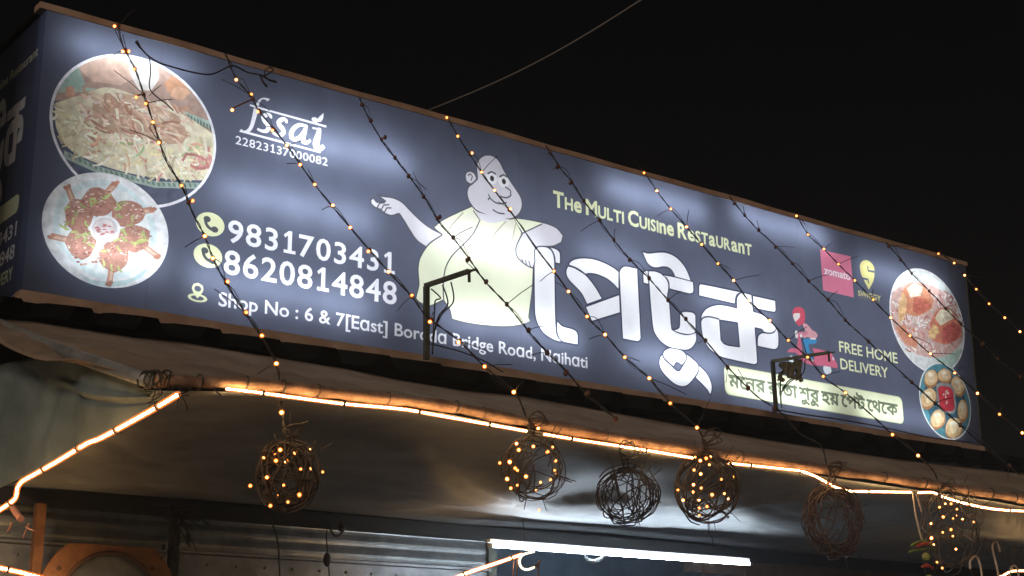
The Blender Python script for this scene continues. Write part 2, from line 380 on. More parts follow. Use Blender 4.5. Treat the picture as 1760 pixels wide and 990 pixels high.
for k in range(420):
    q = (rnd.uniform(290, 1110), rnd.uniform(520, 935))
    yl = interp([(285, 540), (520, 690), (700, 720), (900, 740), (1110, 720)], q[0]); yh = interp([(285, 700), (400, 800), (560, 860), (800, 920), (1110, 930)], q[0])
    if yl < q[1] < yh:
        col = rnd.choice(pal if q[1] > 730 else mound)
        strand(p1, jitter(col, 0.12), Q(q)[0], rnd.uniform(0.03, 0.09), rnd.uniform(0.005, 0.012), k1)
pr.stroke(p1, (0.5, 0.22, 0.2), smooth2(Q((940, 830), (960, 795), (1010, 800), (1060, 825), (1075, 860), (1030, 870), (980, 850)), closed=False), 0.012, k1)
# dish 2: drumsticks round a dip on a pale plate
p2 = 'dish_picture#2'; c, rx, rz = D2; k2 = seg_of(ell_pts(c, rx, rz, 64)); pr.poly(p2, (0.78, 0.80, 0.82), ell_pts(c, rx, rz, 64))
Q = lambda *ps: pts((60, 280), 4.304, *ps)
pr.poly(p2, (0.64, 0.75, 0.77), smooth2(Q((180, 260), (290, 170), (430, 125), (600, 140), (780, 260), (880, 420), (900, 560), (850, 700), (700, 830), (540, 860), (400, 830), (250, 700), (150, 560), (140, 400))), clip=k2)
pr.poly(p2, (0.74, 0.79, 0.80), smooth2(Q((220, 300), (330, 210), (480, 170), (640, 200), (760, 300), (840, 430), (850, 560), (800, 700), (680, 800), (540, 830), (420, 790), (290, 680), (200, 560), (180, 420))), clip=k2)
pr.poly(p2, (0.52, 0.66, 0.68), Q((330, 820), (420, 865), (560, 882), (700, 860), (850, 770), (800, 840), (680, 900), (540, 920), (400, 890)), clip=k2)
BR = [(0.42, 0.20, 0.16), (0.52, 0.28, 0.21), (0.62, 0.42, 0.34), (0.74, 0.60, 0.52), (0.33, 0.14, 0.12), (0.78, 0.70, 0.63)]
def drum(bx, by, r1, r2, ex, ey):
    r1 *= 1.14; r2 *= 1.14
    pr.stroke(p2, (0.55, 0.30, 0.22), Q((bx, by), (ex, ey)), 0.026, k2); pr.stroke(p2, (0.7, 0.5, 0.4), Q((bx, by), (ex+4, ey+5)), 0.012, k2)
    for dx, dy in ((-12, 6), (13, -5), (0, 10)): pr.poly(p2, jitter((0.5, 0.25, 0.18)), Q(*blob((ex+dx, ey+dy), 19, 15, 7)), clip=k2)
    pr.poly(p2, (0.45, 0.24, 0.19), smooth2(Q(*blob((bx, by), r1, r2, 12, 0.12))), clip=k2)
    for k in range(75):
        a, t = in_ell((bx, by), r1*1.0, r2*1.0); col = rnd.choice(BR)
        if t > by+r2*0.35: col = BR[rnd.choice((0, 1, 4))]
        pr.poly(p2, jitter(col), Q(*blob((a, t), rnd.uniform(4, 13), rnd.uniform(3, 8), 6, 0.35)), clip=k2)
    for k in range(6): a, t = in_ell((bx, by), r1, r2); strand(p2, jitter((0.42, 0.5, 0.2)), Q((a, t))[0], 0.03, 0.009, k2)
for a in ((320, 385, 92, 112, 240, 175), (470, 290, 110, 92, 595, 150), (685, 375, 108, 88, 870, 345), (345, 590, 98, 105, 120, 540), (735, 560, 108, 88, 905, 690), (585, 680, 92, 105, 550, 890)): drum(*a)
for k in range(26): a = in_ell((400, 700), 110, 60); pr.poly(p2, jitter(rnd.choice(BR)), Q(*blob(a, 15, 9, 6, 0.3)), clip=k2)
pr.poly(p2, (0.45, 0.5, 0.2), Q((175, 445), (260, 495), (230, 500), (190, 470)), clip=k2)
pr.poly(p2, (0.48, 0.53, 0.2), smooth2(Q((730, 590), (790, 560), (845, 570), (800, 590), (740, 605))), clip=k2)
pr.poly(p2, (0.80, 0.81, 0.83), smooth2(Q(*ell_pts((520, 490), 112, 98, 24))), clip=k2); pr.poly(p2, (0.64, 0.60, 0.62), Q(*ell_pts((515, 485), 92, 80, 24)), clip=k2)
pr.poly(p2, (0.74, 0.68, 0.69), Q(*ell_pts((512, 490), 80, 68, 24)), clip=k2)
for k in range(16): a = in_ell((510, 500), 70, 45); pr.poly(p2, jitter((0.52, 0.2, 0.2)), Q(*blob(a, 17, 6, 6, 0.3)), clip=k2)
pr.poly(p2, (0.84, 0.85, 0.87), smooth2(Q((460, 570), (520, 590), (480, 650), (440, 715), (415, 715), (420, 670), (450, 610))), clip=k2)
# dish 3: curry pieces over rice in a white bowl
p3 = 'dish_picture#3'; c, rx, rz = D3; e3 = ell_pts(c, rx, rz, 64); pr.poly(p3, (0.80, 0.80, 0.80), e3); k3 = seg_of(ell_pts(c, rx-0.011, rz-0.011, 64))
Q = lambda *ps: pts((1510, 450), 3.094, *ps)
pr.poly(p3, (0.66, 0.70, 0.69), ell_pts(c, rx-0.011, rz-0.011, 64)); pr.poly(p3, (0.42, 0.56, 0.50), Q((300, 510), (440, 460), (460, 500), (420, 560), (330, 560)), clip=k3)
pr.poly(p3, (0.6, 0.4, 0.36), smooth2(Q((62, 170), (120, 130), (180, 105), (250, 115), (330, 150), (400, 230), (445, 350), (440, 430), (380, 490), (300, 510), (200, 490), (120, 420), (70, 320))), clip=k3)
rice = [(0.74, 0.66, 0.62), (0.55, 0.30, 0.26), (0.66, 0.5, 0.46), (0.45, 0.18, 0.15), (0.78, 0.72, 0.7)]
for k in range(230):
    q = in_ell((255, 310), 195, 195)
    if q[1] > 110+0.25*abs(q[0]-180): strand(p3, jitter(rnd.choice(rice), 0.15), Q(q)[0], rnd.uniform(0.03, 0.06), rnd.uniform(0.008, 0.016), k3)
for lp, cc in ((((130, 150), (180, 110), (240, 130), (290, 200), (280, 250), (200, 290), (140, 270), (120, 210)), (0.62, 0.27, 0.16)), (((150, 140), (190, 110), (235, 135), (225, 180), (170, 190)), (0.82, 0.72, 0.56)),
               (((190, 190), (250, 195), (285, 235), (220, 280), (180, 260)), (0.55, 0.17, 0.12)), (((270, 330), (310, 260), (370, 240), (440, 330), (440, 400), (360, 440), (290, 420)), (0.60, 0.22, 0.15)),
               (((300, 300), (330, 255), (385, 255), (400, 300), (330, 340)), (0.80, 0.70, 0.52)), (((340, 350), (400, 320), (440, 360), (410, 420), (340, 430)), (0.5, 0.13, 0.11)),
               (((90, 350), (140, 330), (170, 400), (210, 420), (200, 460), (140, 430)), (0.58, 0.26, 0.17)), (((130, 160), (150, 200), (140, 290), (110, 330), (105, 240)), (0.7, 0.45, 0.24)), (((290, 330), (320, 350), (300, 410), (265, 400)), (0.74, 0.5, 0.24))):
    pr.poly(p3, cc, smooth2(Q(*lp)), clip=k3)
    xs = [q[0] for q in lp]; ys = [q[1] for q in lp]
    for k in range(14): a = in_ell((sum(xs)/len(xs), sum(ys)/len(ys)), (max(xs)-min(xs))*0.36, (max(ys)-min(ys))*0.36); pr.poly(p3, jitter(cc, 0.28), Q(*blob(a, rnd.uniform(6, 16), rnd.uniform(4, 9), 6, 0.35)), clip=k3)
for k in range(14): a = in_ell((235, 330), 28, 22); pr.poly(p3, jitter((0.78, 0.75, 0.74), 0.1), Q(*blob(a, 8, 5, 6, 0.3)), clip=k3)
# dish 4: dumplings round a red dip on a teal plate
p4 = 'dish_picture#4'; c, rx, rz = D4; pr.poly(p4, (0.72, 0.76, 0.74), ell_pts(c, rx, rz, 56)); k4 = seg_of(ell_pts(c, rx-0.01, rz-0.01, 56)); pr.poly(p4, (0.09, 0.25, 0.30), ell_pts(c, rx-0.01, rz-0.01, 56))
pr.poly(p4, (0.05, 0.12, 0.16), ell_pts(c, rx-0.05, rz-0.06, 40), clip=k4)
for x, y, a, b, r_ in ((280, 620, 36, 50, .2), (352, 605, 36, 42, -.2), (423, 660, 36, 55, -.2), (265, 725, 40, 58, .4), (316, 835, 38, 55, .3), (400, 885, 45, 62, .1), (448, 790, 26, 62, 0)):
    pr.poly(p4, (0.40, 0.20, 0.09), smooth2(Q(*blob((x, y+4), a+2, b, 12, 0.06, r_))), clip=k4); pr.poly(p4, (0.68, 0.48, 0.26), smooth2(Q(*blob((x-1, y-3), a-2, b-8, 12, 0.06, r_))), clip=k4)
    for k in range(5): pr.stroke(p4, jitter((0.78, 0.64, 0.42), 0.15), Q((x-a*.5+k*a*.22, y-b*.55), (x-a*.35+k*a*.2, y), (x-a*.2+k*a*.1, y+b*.4)), 0.009, k4)
    pr.poly(p4, (0.82, 0.74, 0.56), Q(*blob((x-4, y-b*.4), a*.5, b*.25, 8, 0.2)), clip=k4)
pr.poly(p4, (0.30, 0.30, 0.30), smooth2(Q((305, 655), (330, 642), (385, 650), (405, 680), (415, 780), (400, 808), (340, 800), (318, 775))), clip=k4)
pr.poly(p4, (0.52, 0.05, 0.07), smooth2(Q((315, 672), (335, 660), (380, 668), (397, 690), (405, 775), (390, 795), (345, 790), (325, 765))), clip=k4)
for k in range(9): a = in_ell((362, 720), 20, 34); pr.poly(p4, (0.75, 0.5, 0.42), Q(*blob(a, 5, 7, 6, 0.3)), clip=k4)

# -- the portly cartoon man (a plain generic figure in the same pose)
pm = 'cartoon_figure'; Q = lambda *ps: pts((630, 250), 3, *ps); SKIN = (0.64, 0.62, 0.67); LN = (0.10, 0.10, 0.12)
def fig(col, lp, wd=0.008):
    lp = smooth2(Q(*lp)); pr.poly(pm, col, lp); outline(pm, LN, lp, wd)
fig(SKIN, ((55, 252), (80, 262), (130, 268), (180, 290), (220, 330), (260, 370), (300, 405), (345, 435), (400, 462), (310, 525), (260, 490), (225, 440), (195, 390), (168, 350), (130, 362), (95, 350), (72, 330), (45, 320), (24, 302), (20, 282), (35, 270), (52, 293), (78, 290), (100, 288), (72, 268)))
for l in (((55, 320), (68, 298), (95, 295)), ((75, 332), (88, 308), (118, 305)), ((92, 345), (104, 322), (128, 322))): pr.stroke(pm, LN, smooth2(Q(*l), closed=False), 0.007)
TUNIC = (0.74, 0.77, 0.58)
fig(TUNIC, ((345, 422), (395, 382), (470, 345), (548, 310), (600, 360), (660, 378), (770, 375), (805, 400), (795, 480), (770, 540), (790, 590), (860, 630), (855, 740), (836, 888), (846, 908), (800, 925), (720, 935), (600, 928), (500, 912), (440, 896), (428, 845), (396, 797), (330, 828), (290, 818), (252, 796), (258, 765), (270, 715), (265, 640), (275, 580), (320, 510), (392, 460), (365, 440)))
pr.poly(pm, (0.72, 0.71, 0.60), smooth2(Q((552, 335), (585, 385), (550, 455), (500, 505), (405, 475), (470, 390))))
pr.poly(pm, (0.72, 0.71, 0.60), smooth2(Q((720, 388), (650, 470), (618, 550), (660, 570), (712, 588), (765, 450), (770, 390))))
for l, c_ in ((((550, 335), (585, 385), (550, 455), (500, 510), (440, 570), (405, 640), (395, 740), (398, 795)), LN), (((500, 345), (440, 410), (405, 475)), (0.4, 0.38, 0.34)), (((720, 390), (650, 470), (618, 552)), (0.45, 0.4, 0.34)), (((618, 552), (660, 566), (712, 590), (750, 490), (770, 400)), (0.45, 0.4, 0.34))):
    pr.stroke(pm, c_, smooth2(Q(*l), closed=False), 0.007)
fig(SKIN, ((508, 158), (514, 138), (535, 130), (556, 142), (568, 168), (560, 192), (535, 200), (514, 186)))
fig(SKIN, ((568, 95), (585, 65), (610, 50), (642, 50), (670, 65), (690, 90), (710, 130), (740, 180), (770, 225), (795, 265), (803, 300), (798, 332), (780, 360), (750, 378), (700, 379), (640, 366), (600, 352), (560, 330), (530, 290), (518, 250), (525, 215), (548, 195), (572, 172), (568, 130)))
pr.poly(pm, SKIN, smooth2(Q((560, 340), (600, 352), (690, 372), (740, 382), (700, 392), (640, 400), (590, 385))))
pr.stroke(pm, LN, smooth2(Q((522, 155), (535, 146), (546, 160), (538, 182)), closed=False), 0.006)
for x, y in ((645, 168), (706, 184)):
    pr.ell(pm, (0.82, 0.82, 0.85), Q((x, y))[0], 0.036, 0.033, 20); pr.ell(pm, (0.06, 0.05, 0.05), Q((x+2, y+2))[0], 0.013, 0.015, 16)
    pr.stroke(pm, LN, smooth2(Q((x-22, y-22), (x, y-33), (x+22, y-20)), closed=False), 0.009)
for l in (((714, 212), (742, 232), (744, 258), (722, 270), (690, 262)), ((634, 268), (660, 292), (692, 300), (722, 294)), ((650, 330), (680, 348), (712, 352)), ((628, 252), (636, 268), (626, 280))): pr.stroke(pm, LN, smooth2(Q(*l), closed=False), 0.008)
# -- the big Bengali word
pl = 'shop_name_lettering'; LOGO = []
for org, sc, loops in (
    ((910, 420), 5.5, [
        [[(45, 60), (80, 25), (160, 25), (205, 55), (230, 110), (238, 200), (245, 640), (252, 820), (268, 875), (310, 925), (250, 910), (190, 880), (130, 835), (85, 765), (58, 690), (48, 600)]],
        [[(185, 25), (240, 38), (275, 60), (290, 90), (292, 183), (245, 175), (240, 120), (225, 75), (205, 45)]],
        [[(262, 720), (300, 765), (350, 785), (410, 800), (445, 825), (458, 860), (458, 950), (320, 922), (285, 890), (265, 840), (258, 780)]],
        [[(370, 195), (385, 165), (430, 140), (500, 130), (580, 135), (660, 155), (740, 190), (800, 225), (845, 260), (845, 430), (800, 380), (740, 330), (680, 300), (620, 280), (560, 275), (530, 282), (490, 250), (440, 220), (400, 205)]],
        [[(365, 205), (420, 220), (480, 255), (530, 290), (580, 345), (630, 415), (665, 475), (688, 515), (545, 567), (525, 525), (490, 460), (440, 405), (390, 355), (360, 315), (347, 275), (350, 235)]],
        [[(530, 590), (850, 475), (858, 645), (590, 727)]],
        [[(850, 270), (865, 230), (890, 210), (920, 207), (1020, 228), (1053, 880), (1045, 905), (1020, 918), (882, 893)]]]),
    ((1090, 420), 4.715, [
        [[(65, 58), (110, 72), (180, 65), (250, 65), (310, 85), (360, 120), (410, 180), (440, 240), (460, 298), (330, 262), (320, 235), (300, 205), (270, 185), (230, 182), (185, 190), (145, 183), (110, 155), (90, 115)]],
        [[(72, 240), (80, 218), (110, 210), (118, 325), (75, 312)]],
        [[(225, 245), (330, 265), (478, 303), (482, 375), (475, 395), (445, 400), (285, 360), (282, 310), (265, 275)]],
        [[(115, 215), (170, 218), (215, 235), (250, 265), (275, 310), (278, 360), (268, 430), (285, 480), (298, 640), (305, 690), (350, 715), (430, 733), (500, 715), (505, 760), (500, 790), (470, 835), (430, 855), (370, 852), (290, 835), (230, 800), (185, 750), (155, 690), (140, 560), (128, 420)]],
        [[(370, 560), (400, 545), (440, 545), (480, 555), (497, 575), (500, 690), (490, 715), (450, 730), (400, 725), (345, 710), (315, 695), (350, 685), (368, 665)]],
        [[(525, 335), (540, 320), (870, 388), (835, 405), (820, 440), (815, 482), (525, 415)]],
        [[(960, 415), (1145, 455), (1148, 535), (1135, 550), (968, 515)]],
        [[(832, 440), (850, 405), (880, 392), (950, 408), (965, 545), (1030, 565), (1085, 600), (1150, 670), (1148, 695), (1120, 715), (1085, 718), (1050, 708), (1035, 688), (978, 675), (998, 950), (990, 968), (970, 973), (770, 930), (690, 905), (610, 845), (565, 770), (545, 690), (542, 600), (550, 565), (580, 525), (630, 500), (690, 490), (760, 500), (832, 518)], [(690, 612), (838, 635), (855, 832), (760, 818), (725, 803), (703, 775)]],
        [[(1000, 770), (1010, 735), (1040, 718), (1090, 722), (1130, 715), (1155, 680), (1168, 720), (1170, 810), (1160, 840), (1135, 852), (1000, 825)]]]),
    ((1100, 560), 7.61, [
        [[(290, 370), (300, 410), (335, 455), (400, 515), (470, 580), (500, 592), (525, 580), (560, 525), (600, 460), (612, 430), (605, 370), (660, 410), (720, 460), (755, 500), (768, 550), (760, 595), (730, 650), (680, 720), (630, 770), (590, 790), (540, 793), (470, 770), (400, 720), (330, 650), (280, 580), (252, 500), (258, 430)]],
        [[(300, 370), (315, 335), (350, 305), (400, 290), (520, 312), (570, 340), (600, 380), (605, 430), (590, 465), (550, 515), (490, 475), (460, 490), (445, 535), (400, 500), (350, 450), (315, 415)]],
        [[(768, 515), (820, 565), (870, 620), (910, 690), (938, 770), (940, 830), (930, 880), (915, 905), (890, 850), (830, 780), (725, 675), (765, 600), (772, 560)]]])):
    for lps in loops: LOGO.append([smooth2(pts(org, sc, *lp)) for lp in lps])
for lps in LOGO:
    for lp in lps: outline(pl, LINE, lp, 0.013)
for lps in LOGO: pr.poly(pl, (0.80, 0.80, 0.83), *lps)
for lps in LOGO:
    for lp in lps: outline(pl, LINE, lp, 0.0055)
pr.stroke(pl, LINE, smooth2(pts((1090, 420), 4.715, (543, 618), (555, 598), (580, 588), (620, 588), (690, 606)), closed=False), 0.009)
# right forearm and hand rest on the first letter
fig(SKIN, ((762, 376), (830, 385), (920, 400), (980, 425), (1014, 465), (1005, 500), (960, 520), (882, 522), (866, 545), (868, 600), (858, 632), (836, 625), (800, 600), (775, 570), (770, 530), (785, 490), (803, 455), (785, 420)))
pr.poly(pm, TUNIC, smooth2(Q((762, 376), (830, 385), (905, 400), (870, 425), (810, 445), (785, 420))))
for l in (((800, 585), (808, 605)), ((818, 590), (826, 618)), ((836, 595), (846, 626)), ((800, 455), (830, 440), (905, 405))): pr.stroke(pm, LN, Q(*l), 0.007)
# -- lines of text
def digits(part, txt, tl, bl, tr, br, bold):
    """figures on equal widths, the 1 with a foot"""
    a, b, c, d = S(*tl), S(*bl), S(*tr), S(*br); x0, x1 = (a[0]+b[0])/2, (c[0]+d[0])/2; z0 = (b[1]+d[1])/2; h = ((a[1]-b[1])+(c[1]-d[1]))/2
    n = len(txt); cw = (x1-x0)/(n-0.14)
    for i, ch in enumerate(txt):
        if ch == '1':
            m = x0+cw*(i+0.43); t = h*(0.13+bold); q = cw*0.115
            pr.poly(part, WHITE, [(m-cw*.30, z0), (m+cw*.38, z0), (m+cw*.38, z0+t), (m+q+cw*.04, z0+t), (m+q+cw*.04, z0+h), (m-q*.6+cw*.04, z0+h), (m-cw*.32, z0+h*.80), (m-cw*.24, z0+h*.68), (m-q+cw*.04, z0+h*.80), (m-q+cw*.04, z0+t), (m-cw*.30, z0+t)]); continue
        g = glyphs(ch, bold).copy(); lo = min(g[:, 0].min(), g[:, 2].min()); hi = max(g[:, 0].max(), g[:, 2].max()); k = cw*0.86/(glyphs('8', bold)[:, [0, 2]].max()-glyphs('8', bold)[:, [0, 2]].min()); cx = x0+cw*(i+0.43)
        g[:, [0, 2]] = cx+(g[:, [0, 2]]-(lo+hi)/2)*k; g[:, [1, 3]] = z0+g[:, [1, 3]]*h/0.727; pr.segs(part, WHITE, g)
pt = 'licence_mark'
digits(pt, '22823137000082', (404.8, 232.5), (405, 247), (563.5, 271), (563.2, 285.5), 0.010)
digits('phone_number#1', '9831703431', (391, 375), (392, 414), (679, 435), (681.5, 473), 0.016)
digits('phone_number#2', '8620814848', (385, 428), (385, 470), (682, 483), (682, 523), 0.016)
fit_text(pr, 'address_line', WHITE, 'Shop No : 6 & 7[East] Boroda Bridge Road, Naihati'.replace('a', '\u0251'), (376, 501), (376, 523), (1010, 611.5), (1009.5, 634.5), 0.014)
fit_text(pr, 'offer_text#1', CREAM, 'FREE HOME', (1441.5, 585), (1443, 604), (1542, 606), (1543, 624.5), 0.012)
fit_text(pr, 'offer_text#2', CREAM, 'DELIVERY', (1443.5, 614), (1445, 633), (1527, 632), (1526, 650), 0.012)
# title in mixed capitals
xa, za = S(951, 354); xb, zb = S(1292.5, 439); ztop = S(949, 326)[1]; hT = ztop-za; zt0 = (za+zb)/2
word = [(ch, s) for ch, s in zip('THe MULTI CUISIne RestauranT', 'BsxxBsssxBsssxxxxBxxsxxxxxxs'.replace('x', 'x'))]
word = [('T', 'B'), ('H', 's'), ('e', 'l'), (' ', 0), ('M', 'B'), ('U', 's'), ('L', 's'), ('T', 's'), ('I', 's'), (' ', 0), ('C', 'B'), ('U', 's'), ('I', 's'), ('S', 's'), ('I', 's'), ('n', 'l'), ('e', 'l'), (' ', 0), ('R', 'B'), ('e', 'l'), ('S', 's'), ('T', 's'), ('a', 'l'), ('U', 's'), ('R', 's'), ('a', 'l'), ('n', 'l'), ('T', 's')]
cur = 0; lay = []
for ch, k in word:
    if ch == ' ': cur += 0.2; continue
    g = glyphs(ch, 0.03); lo = min(g[:, 0].min(), g[:, 2].min()); hi = max(g[:, 0].max(), g[:, 2].max())
    s_ = {'B': 1.0, 's': 0.76, 'l': 1.0}[k]; wd = (hi-lo)*s_; lay.append((g, lo, cur, s_)); cur += wd+0.055
cur -= 0.055; kx = (xb-xa)/cur; kz = hT/0.727
for bold_, col_ in ((1, CREAM),):
    for g, lo, x_, s_ in lay:
        q = g.copy(); q[:, [0, 2]] = xa+(x_+(q[:, [0, 2]]-lo)*s_)*kx; q[:, [1, 3]] = zt0+q[:, [1, 3]]*s_*kz; pr.segs('title_line', col_, q)
# licence mark
Q = lambda *ps: pts((400, 160), 7.333, *ps)
for lp in (((345, 178), (1183, 410), (1175, 434), (335, 200)), ((105, 452), (135, 472), (1112, 738), (1104, 757), (80, 487)), ((216, 140), (345, 178), (335, 202), (215, 162)), ((1003, 430), (1110, 446), (1100, 468), (1008, 450))): pr.poly(pt, WHITE, Q(*lp))
pr.poly(pt, WHITE, smooth2(Q((292, 150), (310, 110), (350, 70), (400, 57), (472, 75), (435, 107), (420, 85), (380, 78), (350, 100), (325, 165))))
pr.poly(pt, WHITE, smooth2(Q((265, 190), (325, 205), (290, 330), (262, 420), (225, 480), (170, 502), (110, 478), (160, 472), (205, 430), (235, 340))))
for l, wd in ((((480, 318), (482, 288), (455, 270), (410, 278), (385, 310), (400, 350), (440, 395), (452, 440), (425, 480), (370, 478), (308, 450)), 0.020), (((676, 378), (678, 345), (650, 328), (605, 338), (578, 368), (592, 408), (630, 450), (640, 495), (615, 530), (560, 528), (505, 500)), 0.020),
              (((935, 425), (890, 405), (840, 400), (780, 435), (738, 500), (738, 560), (785, 588), (845, 555), (895, 480), (930, 415)), 0.019), (((930, 400), (912, 470), (885, 560), (890, 610), (930, 625), (980, 592)), 0.022), (((1095, 440), (1078, 530), (1050, 630), (1060, 690), (1100, 698), (1152, 668)), 0.03)):
    pr.stroke(pt, WHITE, smooth2(Q(*l), closed=False), wd, taper=lambda t: 0.55+0.6*math.sin(math.pi*min(1, max(0, t))))
pr.poly(pt, WHITE, smooth2(Q((1058, 362), (1080, 310), (1145, 250), (1140, 315), (1112, 362)))); pr.ell(pt, WHITE, Q((1037, 338))[0], 0.018, 0.013, 16)
# telephone and place icons
pi_ = 'contact_icon'
for nm, (x, y) in (('contact_icon#1', (361.5, 385.5)), ('contact_icon#2', (357.5, 439.5))):
    c = S(x, y); pr.ell(nm, CREAM, c, 0.067, 0.053, 36)
    hs = [S(x+a, y+b) for a, b in ((-7, -10), (-8, -4), (-4, 4), (3, 9), (9, 10))]
    pr.stroke(nm, (0.10, 0.11, 0.12), smooth2(hs, closed=False), 0.014); pr.ell(nm, (0.10, 0.11, 0.12), S(x-5.5, y-9), 0.017, 0.014, 14); pr.ell(nm, (0.10, 0.11, 0.12), S(x+7.5, y+9), 0.017, 0.014, 14)
nm = 'contact_icon#3'; c = S(339.5, 512); pr.ell(nm, CREAM, c, 0.045, 0.018, 24); pr.ell(nm, NAVY, c, 0.03, 0.01, 20)
pr.poly(nm, CREAM, smooth2([S(339.5+a, 497+b) for a, b in ((-10, -2), (-7, -9), (1, -11), (9, -6), (10, 2), (5, 10), (0, 16), (-6, 8))])); pr.ell(nm, NAVY, S(340, 496), 0.016, 0.013, 16)
# delivery app marks
pz = 'pink_square_logo'; Q = lambda *ps: pts((1400, 420), 9.43, *ps); pr.poly(pz, (0.66, 0.20, 0.30), Q((90, 85), (583, 195), (637, 860), (140, 745)))
fit_text(pr, pz, (0.84, 0.76, 0.80), 'zomato', (1416, 457), (1416.5, 471), (1461, 467), (1462, 481), 0.02)
py_ = 'yellow_pin_logo'; PINC = (0.60, 0.56, 0.24)
pr.poly(py_, PINC, smooth2(Q((735, 370), (745, 310), (780, 270), (830, 255), (890, 275), (940, 325), (968, 390), (970, 500), (955, 580), (920, 660), (880, 735), (840, 660), (805, 590), (785, 545), (755, 480))))
for l in (((862, 355), (868, 425), (975, 448)), ((780, 552), (868, 570), (876, 628))): pr.stroke(py_, NAVY, Q(*l), 0.014)
fit_text(pr, py_, PINC, 'SWIGGY', (1474.5, 499.5), (1475, 508.5), (1514, 507.5), (1514, 516.5), 0.02)
for k in range(9): pr.poly(py_, (0.2, 0.19, 0.14), Q((720+k*38, 852+k*9), (745+k*38, 858+k*9), (745+k*38, 874+k*9), (720+k*38, 868+k*9)))
# scooter rider
ps_ = 'scooter_picture'; Q = lambda *ps: pts((1340, 515), 7.075, *ps); PINK = (0.60, 0.15, 0.23)
pr.ell(ps_, (0.66, 0.72, 0.76), Q((580, 850))[0], 0.036, 0.031, 24); pr.ell(ps_, (0.66, 0.72, 0.76), Q((150, 755))[0], 0.024, 0.036, 24)
pr.poly(ps_, PINK, smooth2(Q((90, 640), (120, 600), (160, 590), (205, 600), (215, 540), (225, 460), (200, 440), (215, 395), (245, 395), (255, 480), (270, 570), (275, 650), (262, 692), (340, 740), (420, 740), (420, 650), (395, 590), (470, 600), (540, 620), (620, 650), (660, 700), (705, 800), (700, 838), (620, 820), (520, 805), (420, 800), (340, 780), (270, 745), (240, 690), (200, 650), (150, 640))))
pr.poly(ps_, (0.6, 0.62, 0.66), Q((640, 695), (655, 700), (662, 740), (645, 735)))
pr.poly(ps_, (0.06, 0.25, 0.48), smooth2(Q((300, 475), (440, 475), (455, 500), (440, 530), (390, 540), (350, 545), (360, 600), (375, 650), (320, 650), (300, 560), (285, 500))))
pr.poly(ps_, (0.05, 0.18, 0.36), Q((375, 650), (400, 680), (408, 720), (380, 715), (362, 660))); pr.poly(ps_, (0.7, 0.6, 0.62), Q((385, 720), (412, 735), (405, 760), (380, 745)))
pr.poly(ps_, (0.62, 0.32, 0.36), smooth2(Q((280, 295), (310, 288), (345, 310), (380, 350), (400, 375), (440, 395), (465, 440), (440, 468), (380, 465), (330, 455), (300, 470), (275, 440), (270, 428), (320, 408), (310, 370), (290, 330))))
pr.stroke(ps_, (0.56, 0.2, 0.26), Q((230, 410), (300, 418), (340, 395)), 0.022)
pr.ell(ps_, (0.72, 0.68, 0.68), Q((205, 422))[0], 0.013, 0.024, 16); pr.ell(ps_, (0.72, 0.68, 0.68), Q((262, 440))[0], 0.011, 0.012, 12); pr.poly(ps_, (0.7, 0.66, 0.66), Q((370, 465), (440, 465), (438, 488), (372, 482)))
pr.poly(ps_, (0.55, 0.09, 0.14), smooth2(Q((158, 160), (165, 120), (195, 92), (240, 88), (280, 105), (305, 150), (310, 220), (300, 280), (235, 325), (205, 290), (180, 250), (160, 200))))
pr.poly(ps_, (0.70, 0.62, 0.60), smooth2(Q((165, 178), (190, 165), (248, 165), (245, 210), (220, 245), (190, 268), (170, 225))))
for l in (((420, 155), (640, 210)), ((500, 255), (760, 312)), ((450, 300), (600, 330))): pr.stroke(ps_, (0.10, 0.13, 0.19), Q(*l), 0.006)
# slogan strip
pg = 'slogan_strip'; a, b = S(1245.5, 628), S(1553, 730); x0, x1, zt, zb_ = a[0], S(1551, 707)[0], (S(1245.5, 628)[1]+S(1549, 684.5)[1])/2, (S(1248, 673)[1]+b[1])/2
def rrect(x0, x1, z0, z1, r, n=5):
    out = []
    for cx_, cz_, a0 in ((x1-r, z1-r, 0), (x0+r, z1-r, 90), (x0+r, z0+r, 180), (x1-r, z0+r, 270)):
        out += [(cx_+r*math.cos(R(a0+90*k/n)), cz_+r*math.sin(R(a0+90*k/n))) for k in range(n+1)]
    return out
pr.poly(pg, (0.66, 0.70, 0.42), rrect(x0-0.006, x1+0.006, zb_-0.006, zt+0.006, 0.036)); pr.poly(pg, (0.80, 0.84, 0.58), rrect(x0, x1, zb_, zt, 0.03))
hx0, hx1 = S(1252, 642)[0], S(1542, 698)[0]; zh = (S(1252, 642)[1]+S(1542, 698)[1])/2; hgt = zh-(S(1267, 664)[1]+S(1533, 715)[1])/2
seq = ['\u09ae', '\u09c7', '\u09a8', '\u09b0', ' ', '\u09b0', '\u09be', 'ST', '\u09be', ' ', '\u09b6', '+\u09c1', '\u09b0', '+\u09c1', ' ', '\u09b9', '\u09df', ' ', '\u09c7', '\u09aa', '\u099f', ' ', '\u09c7', '\u09a5', '\u09c7', '\u0995']
gl = []; cur = 0
def ext(g): return min(g[:, 0].min(), g[:, 2].min()), max(g[:, 0].max(), g[:, 2].max())
ref = script_glyph('\u0995'); ztop_g = max(ref[:, 1].max(), ref[:, 3].max()); zbot_g = min(ref[:, 1].min(), ref[:, 3].min()); last = 0
